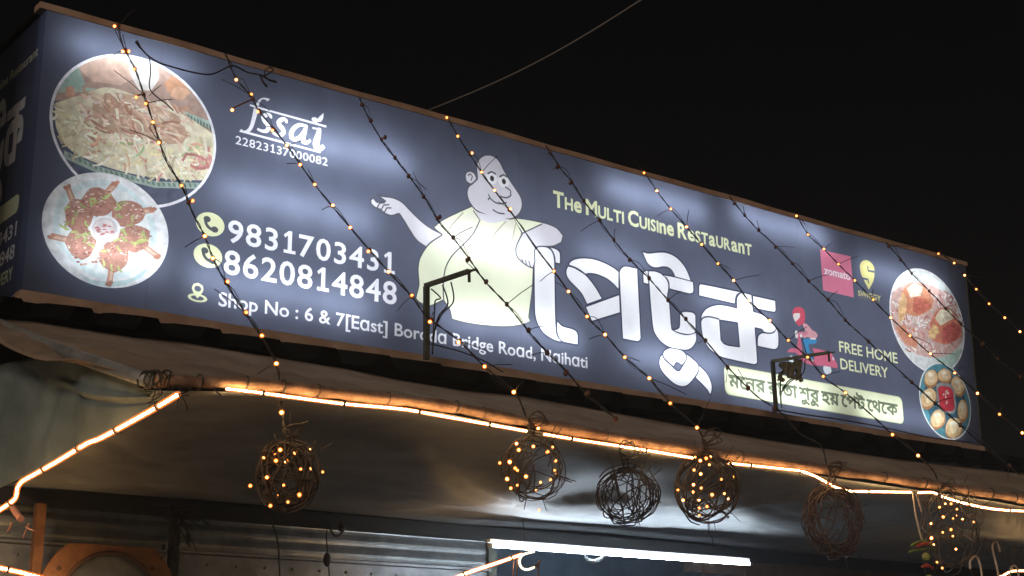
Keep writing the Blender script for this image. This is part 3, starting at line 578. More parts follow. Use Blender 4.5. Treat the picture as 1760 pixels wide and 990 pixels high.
for ch in seq:
    if ch == ' ': cur += 0.16; continue
    if ch == 'ST':
        g = script_glyph('\u09a4'); lo, hi = ext(g); gl.append((0, '\u09a4', cur-lo, 0, 1.0, 1.0)); g2 = script_glyph('\u09b8'); l2, h2 = ext(g2)
        gl.append((0, '\u09b8', cur+0.02-l2*0.62, ztop_g*(1-0.6), 0.62, 0.6)); last = cur; cur += hi-lo-0.015; continue
    if ch[0] == '+':
        g = script_glyph(ch[1]); lo, hi = ext(g); gl.append((0, ch[1], cur-0.06-(hi), 0, 1.0, 1.0)); continue
    g = script_glyph(ch); lo, hi = ext(g); gl.append((0, ch, cur-lo, 0, 1.0, 1.0)); cur += hi-lo-0.012
kx = (hx1-hx0)/cur; kz = hgt/(ztop_g-zbot_g)
for _, ch, dx, dz, sx, sz in gl:
    q = script_glyph(ch).copy(); q[:, [0, 2]] = hx0+(dx+q[:, [0, 2]]*sx)*kx; q[:, [1, 3]] = zh-(ztop_g-(dz+q[:, [1, 3]]*sz))*kz
    for sg in q: pr.stroke('slogan_lettering', (0.055, 0.07, 0.045), [tuple(sg[:2]), tuple(sg[2:])], 0.0065)
    pr.segs('slogan_lettering', (0.17, 0.2, 0.13), q)

EDGE = 0.0
front = build_print(pr, (0, W, 0, H), NAVY, 'face_panel', lambda x, z: (x, 0.0, z), sign,
                    ['dish_picture#1', 'dish_picture#2', 'dish_picture#3', 'dish_picture#4', 'cartoon_figure', 'shop_name_lettering', 'licence_mark', 'phone_number#1', 'phone_number#2', 'address_line', 'title_line', 'offer_text#1', 'offer_text#2', 'slogan_lettering', 'contact_icon#1', 'contact_icon#2', 'contact_icon#3', 'pink_square_logo', 'yellow_pin_logo', 'scooter_picture', 'slogan_strip'])
for k, l in (('dish_picture#1', 'round picture of noodles and meat on a glass tray'), ('dish_picture#2', 'round picture of six drumsticks round a dip'), ('dish_picture#3', 'round picture of red curry over rice'), ('dish_picture#4', 'round picture of dumplings round a red dip'),
             ('cartoon_figure', 'portly bald man in a pale yellow tunic holding out one hand'), ('slogan_strip', 'pale yellow strip with a Bengali slogan'), ('scooter_picture', 'rider with a pink helmet on a pink scooter')): front[k]['label'] = l
def adopt(child, par):
    child.parent = par; child.matrix_parent_inverse = Matrix.Identity(4); child.location = (0, 0, 0)
    par_w = par.matrix_parent_inverse; child.matrix_parent_inverse = Matrix.Identity(4)
adopt(front['slogan_lettering'], front['slogan_strip'])
# left end panel (its own print, colours darkened for its dimmer light), running back from the corner
pr2 = Print(); side_map = lambda x: x
lx0 = min(p[0] for l in LOGO for lp in l for p in lp); lx1 = max(p[0] for l in LOGO for lp in l for p in lp); lz0 = min(p[1] for l in LOGO for lp in l for p in lp); lz1 = max(p[1] for l in LOGO for lp in l for p in lp)
# panel coordinate s = -y, so that text reads left to right from outside
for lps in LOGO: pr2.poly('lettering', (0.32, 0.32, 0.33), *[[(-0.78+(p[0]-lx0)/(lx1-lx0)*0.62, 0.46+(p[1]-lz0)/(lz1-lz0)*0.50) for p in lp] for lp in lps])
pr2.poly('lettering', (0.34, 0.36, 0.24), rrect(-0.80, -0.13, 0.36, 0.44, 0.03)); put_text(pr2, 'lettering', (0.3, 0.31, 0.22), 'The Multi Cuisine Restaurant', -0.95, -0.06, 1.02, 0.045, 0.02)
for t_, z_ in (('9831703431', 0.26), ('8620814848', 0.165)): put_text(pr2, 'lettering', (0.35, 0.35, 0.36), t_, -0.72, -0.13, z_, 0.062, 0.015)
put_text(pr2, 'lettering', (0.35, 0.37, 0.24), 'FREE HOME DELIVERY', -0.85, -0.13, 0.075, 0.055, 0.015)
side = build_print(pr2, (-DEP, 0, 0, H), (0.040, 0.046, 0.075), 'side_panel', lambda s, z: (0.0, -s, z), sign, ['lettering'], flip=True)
adopt(side['lettering'], side['side_panel'])
# box, frame rails
bm = bmesh.new(); box(bm, (0.004, 0.30, 0.004), (W-0.004, DEP, H-0.004)); bmesh.ops.recalc_face_normals(bm, faces=bm.faces)
bmesh.ops.delete(bm, geom=[f for f in bm.faces if f.normal.x < -0.9], context='FACES'); obj('backing_box', bm, mat('pale_backing', (0.62, 0.62, 0.62), 0.8), sign)
def rail_bm(x0, x1, y0, y1, z0, z1, wob=0.004):
    bm = bmesh.new(); n = 60; g = []
    for i in range(n+1):
        x = x0+(x1-x0)*i/n; d = wob*math.sin(i*0.37)+wob*0.7*math.sin(i*1.13+1)
        g.append([bm.verts.new(p) for p in ((x, y0, z0+d*0.3), (x, y1, z0+d*0.3), (x, y1, z1+d*0.6), (x, y0, z1+d*0.6))])
    for i in range(n):
        for k in range(4): bm.faces.new((g[i][k], g[i+1][k], g[i+1][(k+1) % 4], g[i][(k+1) % 4]))
    bm.faces.new(g[0]); bm.faces.new(g[-1][::-1]); bmesh.ops.recalc_face_normals(bm, faces=bm.faces); return bm
obj('top_rail', rail_bm(-0.03, W+0.03, -0.006, 0.06, H-0.001, H+0.027), RAIL, sign)
obj('top_lid', rail_bm(-0.02, W+0.02, 0.065, DEP+0.02, H+0.004, H+0.03, 0), BLACK, sign)
obj('bottom_rail', rail_bm(-0.012, W+0.01, -0.02, 0.05, -0.052, -0.006), RAIL, sign)
bm = bmesh.new(); box(bm, (0.0, 0.055, -0.05), (W, DEP, -0.006)); obj('bottom_tray', bm, BLACK, sign)
bm = bmesh.new(); box(bm, (W+0.002, 0.0, -0.004), (W+0.02, DEP, H+0.002), 0.003); obj('end_trim', bm, DARKST, sign)
# fluorescent tubes inside the box, seen only as bright patches through the vinyl
tubes = []
def inner_tube(x, z, ln, k=1.0):
    l = bpy.data.lights.new('sign_tube', 'AREA'); l.shape = 'RECTANGLE'; l.size = ln; l.size_y = 0.03; l.energy = TUBE_W*ln*k; l.color = (0.86, 0.93, 1.0)
    o = bpy.data.objects.new('sign_tube', l); COL.objects.link(o); o.location = (x, 0.10, z); o.rotation_euler = (R(90), 0, R(180)); o.parent = sign
    o.matrix_parent_inverse = Matrix.Translation(sign.location).inverted()
    o.rotation_euler = Vector((0, -1, 0)).to_track_quat('-Z', 'Y').to_euler()
INNER = []
def add_tube(p, q, k=1.0):
    (xa_, za_), (xb_, zb__) = S(*p), S(*q); inner_tube((xa_+xb_)/2, (za_+zb__)/2, abs(xb_-xa_), k)
for p, q, k in (((120, 75), (330, 120), .8), ((470, 225), (700, 285), 1.0), ((380, 320), (640, 385), .8), ((330, 460), (640, 545), .8), ((110, 420), (280, 450), .6), ((735, 400), (930, 440), .5), ((760, 545), (1000, 585), .7),
                ((1040, 320), (1210, 365), .9), ((1000, 430), (1110, 455), .5), ((1080, 600), (1240, 640), .85), ((1260, 660), (1420, 690), .65), ((1260, 365), (1420, 410), .9), ((1480, 455), (1620, 500), .6), ((1480, 700), (1640, 735), .45), ((1200, 510), (1330, 540), .45)): add_tube(p, q, k)
l = bpy.data.lights.new('sign_fill', 'AREA'); l.shape = 'RECTANGLE'; l.size = W-0.6; l.size_y = 0.9; l.energy = TUBE_FILL*W; l.color = (0.88, 0.93, 1.0)  # wide light added inside the box for an even base brightness
o = bpy.data.objects.new('sign_fill', l); COL.objects.link(o); o.location = (W/2, 0.27, H/2); o.rotation_euler = Vector((0, -1, 0)).to_track_quat('-Z', 'Y').to_euler(); o.parent = sign
o.matrix_parent_inverse = Matrix.Translation(sign.location).inverted()

# ------------------------------------------------------------------ corrugated roof sheet under the sign
bm = bmesh.new(); prof = []; x = -1.4
pitch = 0.262
while x < 9.0:
    prof += [(x, 0), (x+0.115, 0), (x+0.15, 0.058), (x+0.205, 0.058), (x+0.24, 0)]; x += pitch
def roof_v(px_, h, t): y = 0.18-0.62*t; return Vector((px_, y, -0.100-0.16*max(0, t-0.3)+h+0.004*math.sin(px_*5)))
rows = [[bm.verts.new(roof_v(px_, h, t)) for px_, h in prof] for t in (0, 0.25, 0.5, 0.75, 1)]
for a, b in zip(rows, rows[1:]):
    for k in range(len(prof)-1): bm.faces.new((a[k], a[k+1], b[k+1], b[k]))
tag(obj('corrugated_roof', bm, BLACK), 'black corrugated metal roof sheet sticking out just below the lit sign box', 'roof sheet')

# ------------------------------------------------------------------ awning
PY = -1.70
aw = thing('awning', 'dusty brown canvas shop awning stretched on round poles beneath the sign', 'awning', (2.5, PY, -0.66))
pole_c = [(262, 655), (440, 661), (600, 679), (760, 697), (900, 724), (1120, 763), (1320, 793), (1540, 824), (1700, 848), (1800, 866), (1900, 884)]
pole = [aty(*p, PY) for p in pole_c]
bm = bmesh.new(); tube(bm, catmull(pole, 8), lambda t: 0.019+0.0025*math.sin(t*90)+0.0015*math.sin(t*231), 12); obj('front_pole', bm, ROLL, aw)
left_top = atx(2, 557, pole[0].x-0.02)
bm = bmesh.new(); A, B = pole[0]+Vector((-0.01, 0, 0)), atx(-40, 540, pole[0].x-0.03); tube(bm, [A.lerp(B, t/8)+Vector((0, 0, -0.012*math.sin(t/8*3.14))) for t in range(9)], 0.021, 14); obj('side_pole', bm, GALV, aw)
bm = bmesh.new()
for k in range(7):
    c = pole[0]+Vector((0.012*k-0.03, 0, 0.002*k)); tube(bm, [c+Vector((rnd.uniform(-.006, .006), 0.025*math.cos(a), 0.025*math.sin(a))) for a in [i*0.5 for i in range(14)]], 0.0028, 5)
for k in range(5): c = pole[0]+Vector((rnd.uniform(-.04, .08), -0.02, -0.01)); tube(bm, catmull([c, c+Vector((rnd.uniform(-.03, .03), -.01, -.03)), c+Vector((rnd.uniform(-.05, .05), 0, rnd.uniform(-.08, .02)))], 4), 0.002, 5)
obj('tie_wire', bm, WIRE, aw)
top_c = [(-120, 545), (0, 550), (59, 554), (227, 581), (318, 590), (440, 610), (596, 635), (680, 653), (800, 673), (900, 682), (1120, 722), (1320, 757), (1540, 790), (1760, 815), (1900, 832)]
def roof_fn(u, v):
    i = u*(len(pole)-1); k = min(int(i), len(pole)-2); a = pole[k].lerp(pole[k+1], i-k)+Vector((0, 0, 0.012))
    px_ = -100+u*1990; b = aty(px_, interp(top_c, px_), -0.42)
    p = a.lerp(b, v); p.z += -0.03*math.sin(v*math.pi)+0.014*math.sin(u*41+v*9)*math.sin(v*math.pi)-0.012*(1-abs(math.sin(u*33+v*3)))**6*math.sin(v*math.pi)+0.007*math.sin(u*97-v*14+2*math.sin(u*23))*math.sin(v*3.14)+0.004*math.sin(u*190+v*25)*math.sin(v*3.14)
    return p
bm = bmesh.new(); sheet(bm, roof_fn, 120, 20, 0.003); obj('roof_canvas', bm, TARP, aw)
PC = catmull(pole, 8)
for k in range(4, len(PC)-4, 3):
    if rnd.random() < 0.3: continue
    c = PC[k]; bm = bmesh.new(); w_ = rnd.uniform(.0, .03); tube(bm, [c+Vector((w_*i/9, 0.0235*math.sin(i*0.7+2.2), 0.0235*math.cos(i*0.7+2.2))) for i in range(10)], rnd.uniform(.0012, .0028), 5); obj('crease_band', bm, WIRE, aw)  # thin dark bands stand in for shaded creases in the wrapped cloth
# ceiling tarpaulin from the pole back to the beam
BY = 0.30
beam_c = [(14, 834), (440, 868), (800, 902), (1043, 917), (1300, 943), (1480, 960), (1760, 983), (1960, 1000)]
beam = [aty(*p, BY) for p in beam_c]
pole_lo = [aty(*p, PY+0.02)+Vector((0, 0, 0)) for p in [(268, 672), (440, 676), (600, 692), (760, 711), (900, 738), (1120, 778), (1320, 806), (1540, 838), (1700, 861), (1800, 880), (1900, 900)]]
def line_at(P, u):
    i = u*(len(P)-1); k = min(int(i), len(P)-2); return P[k].lerp(P[k+1], i-k)
def ceil_fn(u, v):
    a, b = line_at(pole_lo, u), line_at(beam, u); p = a.lerp(b, v); s = math.sin(v*math.pi)
    p.z -= 0.055*s*(0.75+0.25*math.sin(u*5+1))*(1.25-0.5*v)
    fold = math.sin((u*9+v*3.5))*0.010+math.sin(u*23-v*7)*0.005+0.012*max(0, math.sin(u*14+v*5))**6
    p.z += (fold*3.2+0.012*(1-abs(math.sin(u*21-v*4+1.3*math.sin(v*5))))**8-0.012*(1-abs(math.sin(u*8+v*6)))**10)*s; return p
bm = bmesh.new(); sheet(bm, ceil_fn, 130, 46, 0.003); obj('ceiling_canvas', bm, CEIL, aw)
# left side curtain
rope_l = [(312, 680), (250, 712), (175, 752), (120, 785), (40, 826), (28, 836), (26, 852), (14, 868), (-10, 882), (-40, 896)]
RX = atx(290, 680, 0).x
xs = pole[0].x
cur_t = [(252, 672), (228, 652), (150, 626), (105, 612), (50, 616), (-40, 640)]; cur_b = [(318, 674), (245, 712), (170, 752), (110, 785), (35, 822), (-40, 860)]
ct = [atx(*p, xs+0.01) for p in cur_t]; cb = [atx(*p, xs+0.04) for p in cur_b]
def cur_fn(u, v):
    p = line_at(ct, u).lerp(line_at(cb, u), v); p.x += (0.016*math.sin(u*12+v*1.2)+0.008*math.sin(u*27-v*1.5)+0.018*math.exp(-((u*1.0+v*1.1-0.95)/0.05)**2)-0.016*math.exp(-((u*0.8+v*1.3-0.85)/0.06)**2)+0.014*math.exp(-((u-v*0.12-0.62)/0.035)**2))*(0.3+0.7*math.sin(math.pi*min(1, v*0.9+0.1)))*(0.45+0.8*u); return p
bm = bmesh.new(); sheet(bm, cur_fn, 90, 40, 0.003); obj('side_curtain', bm, CURT, aw)
def cur2(u, v):
    t = line_at([atx(*p, xs-0.0) for p in [(250, 662), (200, 640), (140, 615), (60, 585), (0, 560), (-40, 548)]], u); b = line_at(ct, u); return t.lerp(b, v)+Vector((0.03*math.sin(v*3.14), 0, 0))
bm = bmesh.new(); sheet(bm, cur2, 30, 8, 0.003); obj('dark_gap_sheet', bm, BLACK, aw)  # black sheet stands in for the dark gap between pole and curtain
bm = bmesh.new(); bar(bm, beam[0]+Vector((-0.1, 0.03, -0.035)), beam[-1]+Vector((0.3, 0.03, -0.035)), 0.05, 0.066); obj('rear_beam', bm, mat('tarry_beam', (0.018, 0.017, 0.016), 0.8, noise=0.4, nscale=8), aw)

# ------------------------------------------------------------------ shop front behind the awning
wall_bm = bmesh.new(); box(wall_bm, (-3.0, 1.3, GZ+0.13), (9.5, 1.5, -0.10)); tag(obj('shop_wall', wall_bm, mat('blue_plaster', (0.17, 0.24, 0.34), 0.8, noise=0.5, nscale=3)), 'blue plaster shop wall in shadow behind the awning beam', 'wall')
upw = bmesh.new(); box(upw, (0.3, 1.3, -0.06), (6.0, 1.5, 1.0)); tag(obj('parapet_wall', upw, BLACK), 'black parapet wall hidden in the dark behind the sign box', 'wall')
SY = 0.42
shut = thing('roller_shutter', 'grey ribbed metal roller shutter behind the dark awning beam', 'shutter', (1.2, SY, -1.2))
a = aty(-60, 850, SY); b = aty(838, 912, SY); zt_ = (a.z+b.z)/2+0.05
bm = bmesh.new(); nrow = 90; rows = []
def rib(z): 
    t = (z/0.062) % 1.0; return -0.012*math.sin(t*math.pi)**0.6
for j in range(nrow+1):
    z = zt_-j*0.0124; rows.append([bm.verts.new((x_, SY+rib(z)*(1 if j > 0 else 0), z)) for x_ in (a.x-0.5, b.x)])
for p, q in zip(rows, rows[1:]): bm.faces.new((p[0], p[1], q[1], q[0]))
obj('slat_curtain', bm, mat('dull_zinc', (0.34, 0.36, 0.37), 0.38, 0.6, 0.55, 5, bump=0.1), shut)
lp = aty(560, 945, SY-0.02)
bm = bmesh.new(); bar(bm, (a.x-0.5, SY-0.025, aty(200, 942, SY).z), (b.x, SY-0.025, aty(200, 942, SY).z-0.0), 0.012, 0.012); bar(bm, (a.x-0.5, SY-0.012, aty(200, 942, SY).z-0.11), (b.x, SY-0.012, aty(200, 942, SY).z-0.11), 0.008, 0.2)
for k in range(22): ball(bm, (a.x-0.2+k*0.14, SY-0.02, aty(200, 942, SY).z-0.05), 0.008, 0, 1, (1, 0.5, 1))
obj('bottom_bar', bm, mat('grey_plate', (0.28, 0.29, 0.31), 0.45, 0.4, 0.5, 7), shut)
bm = bmesh.new(); bar(bm, (b.x+0.01, SY-0.01, zt_), (b.x+0.01, SY-0.01, zt_-1.1), 0.05, 0.04, (0, 1, 0)); obj('guide_channel', bm, DARKST, shut)
def post(px, py, y, m, label, wd, tie=False):
    p = aty(px, py, y); t = thing('steel_post', label, 'post', (p.x, y, GZ+0.13), 'posts carrying the awning beam')
    bm = bmesh.new(); bar(bm, (p.x, y, GZ+0.13), (p.x+0.004, y, p.z), wd, wd, (0, 1, 0)); obj('shaft', bm, m, t)
    bm = bmesh.new(); box(bm, (p.x-0.06, y-0.06, GZ+0.125), (p.x+0.06, y+0.06, GZ+0.142)); obj('foot_plate', bm, m, t)
    if tie:
        bm = bmesh.new()
        for k in range(26):
            c = Vector((p.x+rnd.uniform(-.05, .05), y-0.03+rnd.uniform(-.02, .01), p.z-0.03+rnd.uniform(-.03, .03))); e_ = c+Vector((rnd.uniform(-.09, .12), rnd.uniform(-.03, .0), rnd.uniform(-.2, .03)))
            tube(bm, catmull([c, c.lerp(e_, .5)+Vector((rnd.uniform(-.03, .03), -.01, 0)), e_], 4), rnd.uniform(.002, .005), 5)
        for k in range(7):
            c = Vector((p.x+rnd.uniform(-.07, .05), y-0.04, p.z-rnd.uniform(0.02, .2))); ball(bm, c, rnd.uniform(.01, .022), 0, 1, (1, .6, 1.6))
        obj('tie_scraps', bm, WIRE, t)
    return t
post(68, 866, BY-0.04, RUST, 'rusty orange square post at the left end of the awning beam', 0.038)
post(301, 872, BY-0.06, mat('black_steel', (0.02, 0.02, 0.02), 0.5, 0.2, 0.3, 9), 'black post wrapped in tied scraps beside the rusty ring bracket', 0.036, True)
# round ring bracket
rc = aty(186, 1040, BY-0.10); sc_ = (aty(280, 1000, BY-0.1)-aty(90, 1000, BY-0.1)).x/190
ring = thing('ring_bracket', 'rusty orange round bracket plate with bolt holes between the two posts', 'bracket', (rc.x, BY-0.1, rc.z))
bm = bmesh.new(); inn = []; outr = []; N = 40
for k in range(N+1):
    t = math.pi*k/N; ri = 84*sc_*(1+0.008*math.sin(k*3.3)); d = (math.cos(t), math.sin(t)); f = min(118*sc_/max(abs(d[0]), 1e-3), 97*sc_/max(abs(d[1]), 0.2))
    f = min(f, 122*sc_); inn.append(d[0]*ri); outr.append((d, ri, f))
for y_ in (0, 0.012):
    pass
V0 = [[bm.verts.new((rc.x+d[0]*r_, BY-0.10+yy, rc.z+d[1]*r_)) for d, ri, f in outr for r_ in (ri, f)] for yy in (0, 0.014)]
for k in range(N):
    i = 2*k; bm.faces.new((V0[0][i], V0[0][i+1], V0[0][i+3], V0[0][i+2])); bm.faces.new((V0[1][i+2], V0[1][i+3], V0[1][i+1], V0[1][i]))
    bm.faces.new((V0[0][i+1], V0[1][i+1], V0[1][i+3], V0[0][i+3])); bm.faces.new((V0[0][i], V0[0][i+2], V0[1][i+2], V0[1][i]))
obj('plate', bm, RUST, ring)
bm = bmesh.new(); tube(bm, [(rc.x+84*sc_*math.cos(t), BY-0.108, rc.z+84*sc_*math.sin(t)) for t in [math.pi*k/36 for k in range(37)]], 0.008, 8); obj('inner_rim', bm, mat('dark_rust', (0.1, 0.05, 0.03), 0.7), ring)
for px in (101, 263):
    bm = bmesh.new(); c = aty(px, 977, BY-0.102); ball(bm, c, 0.010, 0, 2, (1, .35, 1)); obj('bolt', bm, mat('dark_rust', (0.1, 0.05, 0.03)), ring)
bm = bmesh.new(); bmesh.ops.create_circle(bm, cap_ends=True, segments=40, radius=82*sc_)
for v in bm.verts: v.co = Vector((rc.x+v.co.x, BY-0.075+0.03*(1-(v.co.length/(82*sc_))**2), rc.z+v.co.y))
obj('dish', bm, mat('grey_plate', (0.28, 0.29, 0.31)), ring)
# cords that hang down in front of the shutter
def cord(name, ptspx, y, r, label, cat, group=None, m=WIRE, extra=None):
    bm = bmesh.new(); tube(bm, catmull([aty(*p, y) for p in ptspx], 6), r, 6)
    if extra: extra(bm)
    return tag(obj(name, bm, m), label, cat, group)
cord('hanging_cord', [(462, 885), (470, 905), (478, 935), (481, 990), (482, 1040)], BY-0.06, 0.004, 'thin black cord hanging straight down below the left wire ball', 'cord')
cord('hanging_cord', [(563, 900), (561, 925), (563, 950), (567, 1000)], BY-0.06, 0.003, 'black cord with a dark pull switch hanging in front of the shutter', 'cord', extra=lambda bm: (ball(bm, aty(562, 962, BY-0.06), 0.022, 0, 2, (0.8, .7, 1.5)), tube(bm, catmull([aty(*p, BY-0.06) for p in ((566, 902), (574, 920), (586, 918), (590, 905), (584, 896))], 5), 0.005, 6), ball(bm, aty(587, 908, BY-0.06), 0.018, 0, 2)))
# right-hand wooden lintel under the ceiling edge
p, q = aty(1180, 952, BY+0.12), aty(1960, 1020, BY+0.12)
bm = bmesh.new(); bar(bm, p+Vector((0, 0, -0.05)), q+Vector((0, 0, -0.05)), 0.06, 0.10)
for k in range(14): c = p.lerp(q, k/14+0.02); bar(bm, c+Vector((0, -0.035, -0.01)), c+Vector((0.0, -0.035, -0.12)), 0.012, 0.01, (0, 1, 0))
tag(obj('wooden_lintel', bm, WOOD), 'smoke brown wooden lintel under the right end of the awning ceiling', 'lintel')

# ------------------------------------------------------------------ tube lamp
TY = -0.15; ta, tb = aty(846, 937.5, TY), aty(1287, 969, TY)
tl = thing('tube_light', 'long glowing white tube lamp hung below the awning ceiling', 'lamp', tuple((ta+tb)/2))
bm = bmesh.new(); tube(bm, [ta, tb], 0.0082, 14); obj('lamp_tube', bm, glow_mat('cool_white_tube', (0.74, 0.88, 1.0), BATTEN), tl)
bm = bmesh.new(); d = (tb-ta).normalized(); bar(bm, ta+Vector((0, 0.016, 0.022))-d*0.01, tb+Vector((0, 0.016, 0.022))+d*0.01, 0.03, 0.014); obj('batten', bm, mat('white_enamel', (0.7, 0.7, 0.7), 0.4), tl)
for p, s in ((ta, -1), (tb, 1)):
    bm = bmesh.new(); tube(bm, [p+d*s*0.001, p+d*s*0.022], 0.0096, 12); obj('end_cap', bm, mat('grey_cap', (0.3, 0.3, 0.32), 0.5), tl)
for t in (0.12, 0.86):
    p = ta.lerp(tb, t); bm = bmesh.new(); tube(bm, catmull([p+Vector((0, 0.016, 0.03)), p+Vector((0.004, 0.02, 0.07)), p+Vector((0, 0.03, 0.13))], 4), 0.002, 5); obj('hanging_wire', bm, WIRE, tl)

# ------------------------------------------------------------------ LED rope lights
RCORE = glow_mat('rope_core', (1.0, 0.62, 0.26), ROPE); RMID = glow_mat('rope_core_mid', (1.0, 0.6, 0.24), ROPE*0.6); RDIM = glow_mat('rope_core_dim', (1.0, 0.6, 0.24), ROPE*0.4); RHALO = glow_mat('rope_halo', (1.0, 0.2, 0.03), 2.2, 0.6)
def rope(name, runs, label, tails=(), r=0.0031, core=None):
    c0 = runs[0][0]; t = thing(name, label, 'rope light', tuple(c0), 'orange rope lights')
    for ri, run in enumerate(runs):
        P = catmull(run, 5); L = sum((b-a).length for a, b in zip(P, P[1:])); n = max(8, int(L/0.006)); Q_ = []; acc = 0; i = 0
        step = L/n; d = 0
        for k in range(n+1):
            tgt = k*step
            while i < len(P)-2 and acc+(P[i+1]-P[i]).length < tgt: acc += (P[i+1]-P[i]).length; i += 1
            Q_.append(P[i].lerp(P[i+1], min(1, (tgt-acc)/max(1e-9, (P[i+1]-P[i]).length))))
        bm = bmesh.new(); tube(bm, Q_, lambda u: r*(1.0 if int(round(u*n)) % 3 else 0.45)*(1+0.06*math.sin(u*n*0.7)), 6); obj('led_strip', bm, core or (RCORE, RMID)[ri % 2], t)
        for j in range(20, n-10, 46+7*(ri % 3)):
            bm = bmesh.new(); d_ = (Q_[j+1]-Q_[j-1]).normalized(); tube(bm, [Q_[j]-d_*0.004, Q_[j]+d_*0.004], r*2.7, 8); tube(bm, [Q_[j], Q_[j]+Vector((0, 0.012, 0.016))], 0.0016, 4); obj('clip', bm, WIRE, t)
        bm = bmesh.new(); tube(bm, Q_[::3]+[Q_[-1]], r*2.2, 8, caps=False); obj('halo_sheath', bm, RHALO, t)  # faintly glowing sleeve paints the orange halo along the strip
    for tp in tails: bm = bmesh.new(); tube(bm, catmull(tp, 4), 0.0022, 5); obj('lead_wire', bm, WIRE, t)
    return t
RY = PY-0.03
g = lambda *ps: [aty(*p, RY) for p in ps]
rope('rope_light', [g((388, 668), (440, 674), (520, 685), (600, 695), (690, 703), (760, 715), (905, 741)), g((934, 746), (1000, 757), (1062, 766)), g((1066, 767), (1130, 777), (1190, 787)),
                    g((1251, 796), (1310, 802), (1375, 809)), g((1378, 810), (1400, 818), (1420, 829)), g((1424, 831), (1440, 839), (1455, 843)), g((1458, 844), (1500, 845), (1565, 846)), g((1578, 847), (1600, 846), (1610, 849)), g((1618, 853), (1650, 863), (1690, 872), (1730, 877), (1800, 880), (1860, 884))],
     'long orange rope light running under the front pole of the awning', [g((388, 668), (375, 667), (362, 668)), g((366, 668), (374, 675), (384, 681)), g((905, 741), (920, 744), (934, 746)), g((1190, 787), (1225, 790), (1251, 796)), g((1374, 809), (1376, 825), (1374, 845)), g((1610, 849), (1614, 851), (1618, 853))])
rl = [atx(*p, xs-0.045) for p in [(306, 678), (250, 711), (175, 752), (148, 763), (95, 795), (38, 827)]]
rl2 = [rl[-1]]+[atx(*p, xs-0.045) for p in [(30, 838), (27, 855), (15, 866), (-10, 882), (-40, 898)]]
rope('rope_light', [rl, rl2], 'orange rope light slanting down the edge of the left side curtain', [[rl[0], atx(318, 675, xs-0.045), atx(328, 668, xs-0.045)], [rl[0], atx(318, 690, xs-0.045), atx(322, 704, xs-0.045)], [atx(206, 738, xs-.03), atx(208, 744, xs-.03)]], 0.0044, RDIM)
rope('rope_light', [[aty(*p, BY-0.25) for p in ((-40, 964), (0, 976), (40, 985), (80, 996), (130, 1012))]], 'short orange rope light in the bottom left corner below the rusty post', (), 0.005)
rope('rope_light', [[aty(*p, -0.26) for p in ((760, 1004), (800, 986), (850, 969), (897, 953))]], 'short orange rope light ending below the left end of the tube lamp', (), 0.0046)
rope('rope_light', [[aty(*p, -1.0) for p in ((1700, 1000), (1728, 987), (1738, 982), (1760, 981), (1800, 980))]], 'short orange rope light behind the white canes at the lower right', (), 0.0035)
# loose hoop of strip by the tube lamp
t = thing('strip_loop', 'open glowing loop of loose strip wire dangling from the tube lamp', 'cable', tuple(aty(905, 960, -0.27)))
bm = bmesh.new(); tube(bm, catmull([aty(*p, -0.27) for p in ((918, 948), (900, 953), (893, 963), (896, 975), (906, 979), (918, 975))], 5), 0.005, 8); obj('bright_strip', bm, glow_mat('warm_white_strip', (1.0, 0.8, 0.55), 3.0), t)
bm = bmesh.new()
for k in range(3): tube(bm, catmull([aty(*p, -0.27) for p in ((914+k*3, 975), (924+k*2, 968), (928+k, 962), (926-k, 975), (922+k*3, 1000))], 4), 0.003, 5)
obj('loose_wire', bm, RUST, t)
for px in (884, 890): bm = bmesh.new(); tube(bm, [aty(px, 962, -.27), aty(px-3, 1000, -.27)], 0.003, 5); obj('loose_wire', bm, RUST, t)

# ------------------------------------------------------------------ fairy-light strings from the sign's top rail down to the awning pole
def bulb_mesh(lit):
    bm = bmesh.new()
    if lit: ball(bm, (0, 0, 0), 0.0048, 0, 2); ball(bm, (0, 0, 0), 0.0086, 1, 2)
    else: ball(bm, (0, 0, 0), 0.0085, 0, 2, (1, 1, 1.3))
    me = bpy.data.meshes.new('bulb'); bm.to_mesh(me); bm.free()
    for m_ in ((CORE, LENS_HALO) if lit else (DEAD,)): me.materials.append(m_)
    return me
BULB_D = bulb_mesh(False); BULB_L = [bulb_mesh(True) for _ in range(3)]
for me_, k_ in zip(BULB_L[1:], (0.55, 0.3)):
    me_.materials[0] = glow_mat('lit_filament_%s' % k_, (1.0, 0.46, 0.11), BULB*k_); me_.materials[1] = glow_mat('amber_lens_halo_%s' % k_, (1.0, 0.2, 0.015), 2.8*(0.4+0.6*k_), 0.55)
def add_bulb(parent, p, lit):
    o = bpy.data.objects.new('bulb', rnd.choice(BULB_L) if lit else BULB_D); COL.objects.link(o); o.parent = parent; o.location = Vector(p)-parent.location; return o
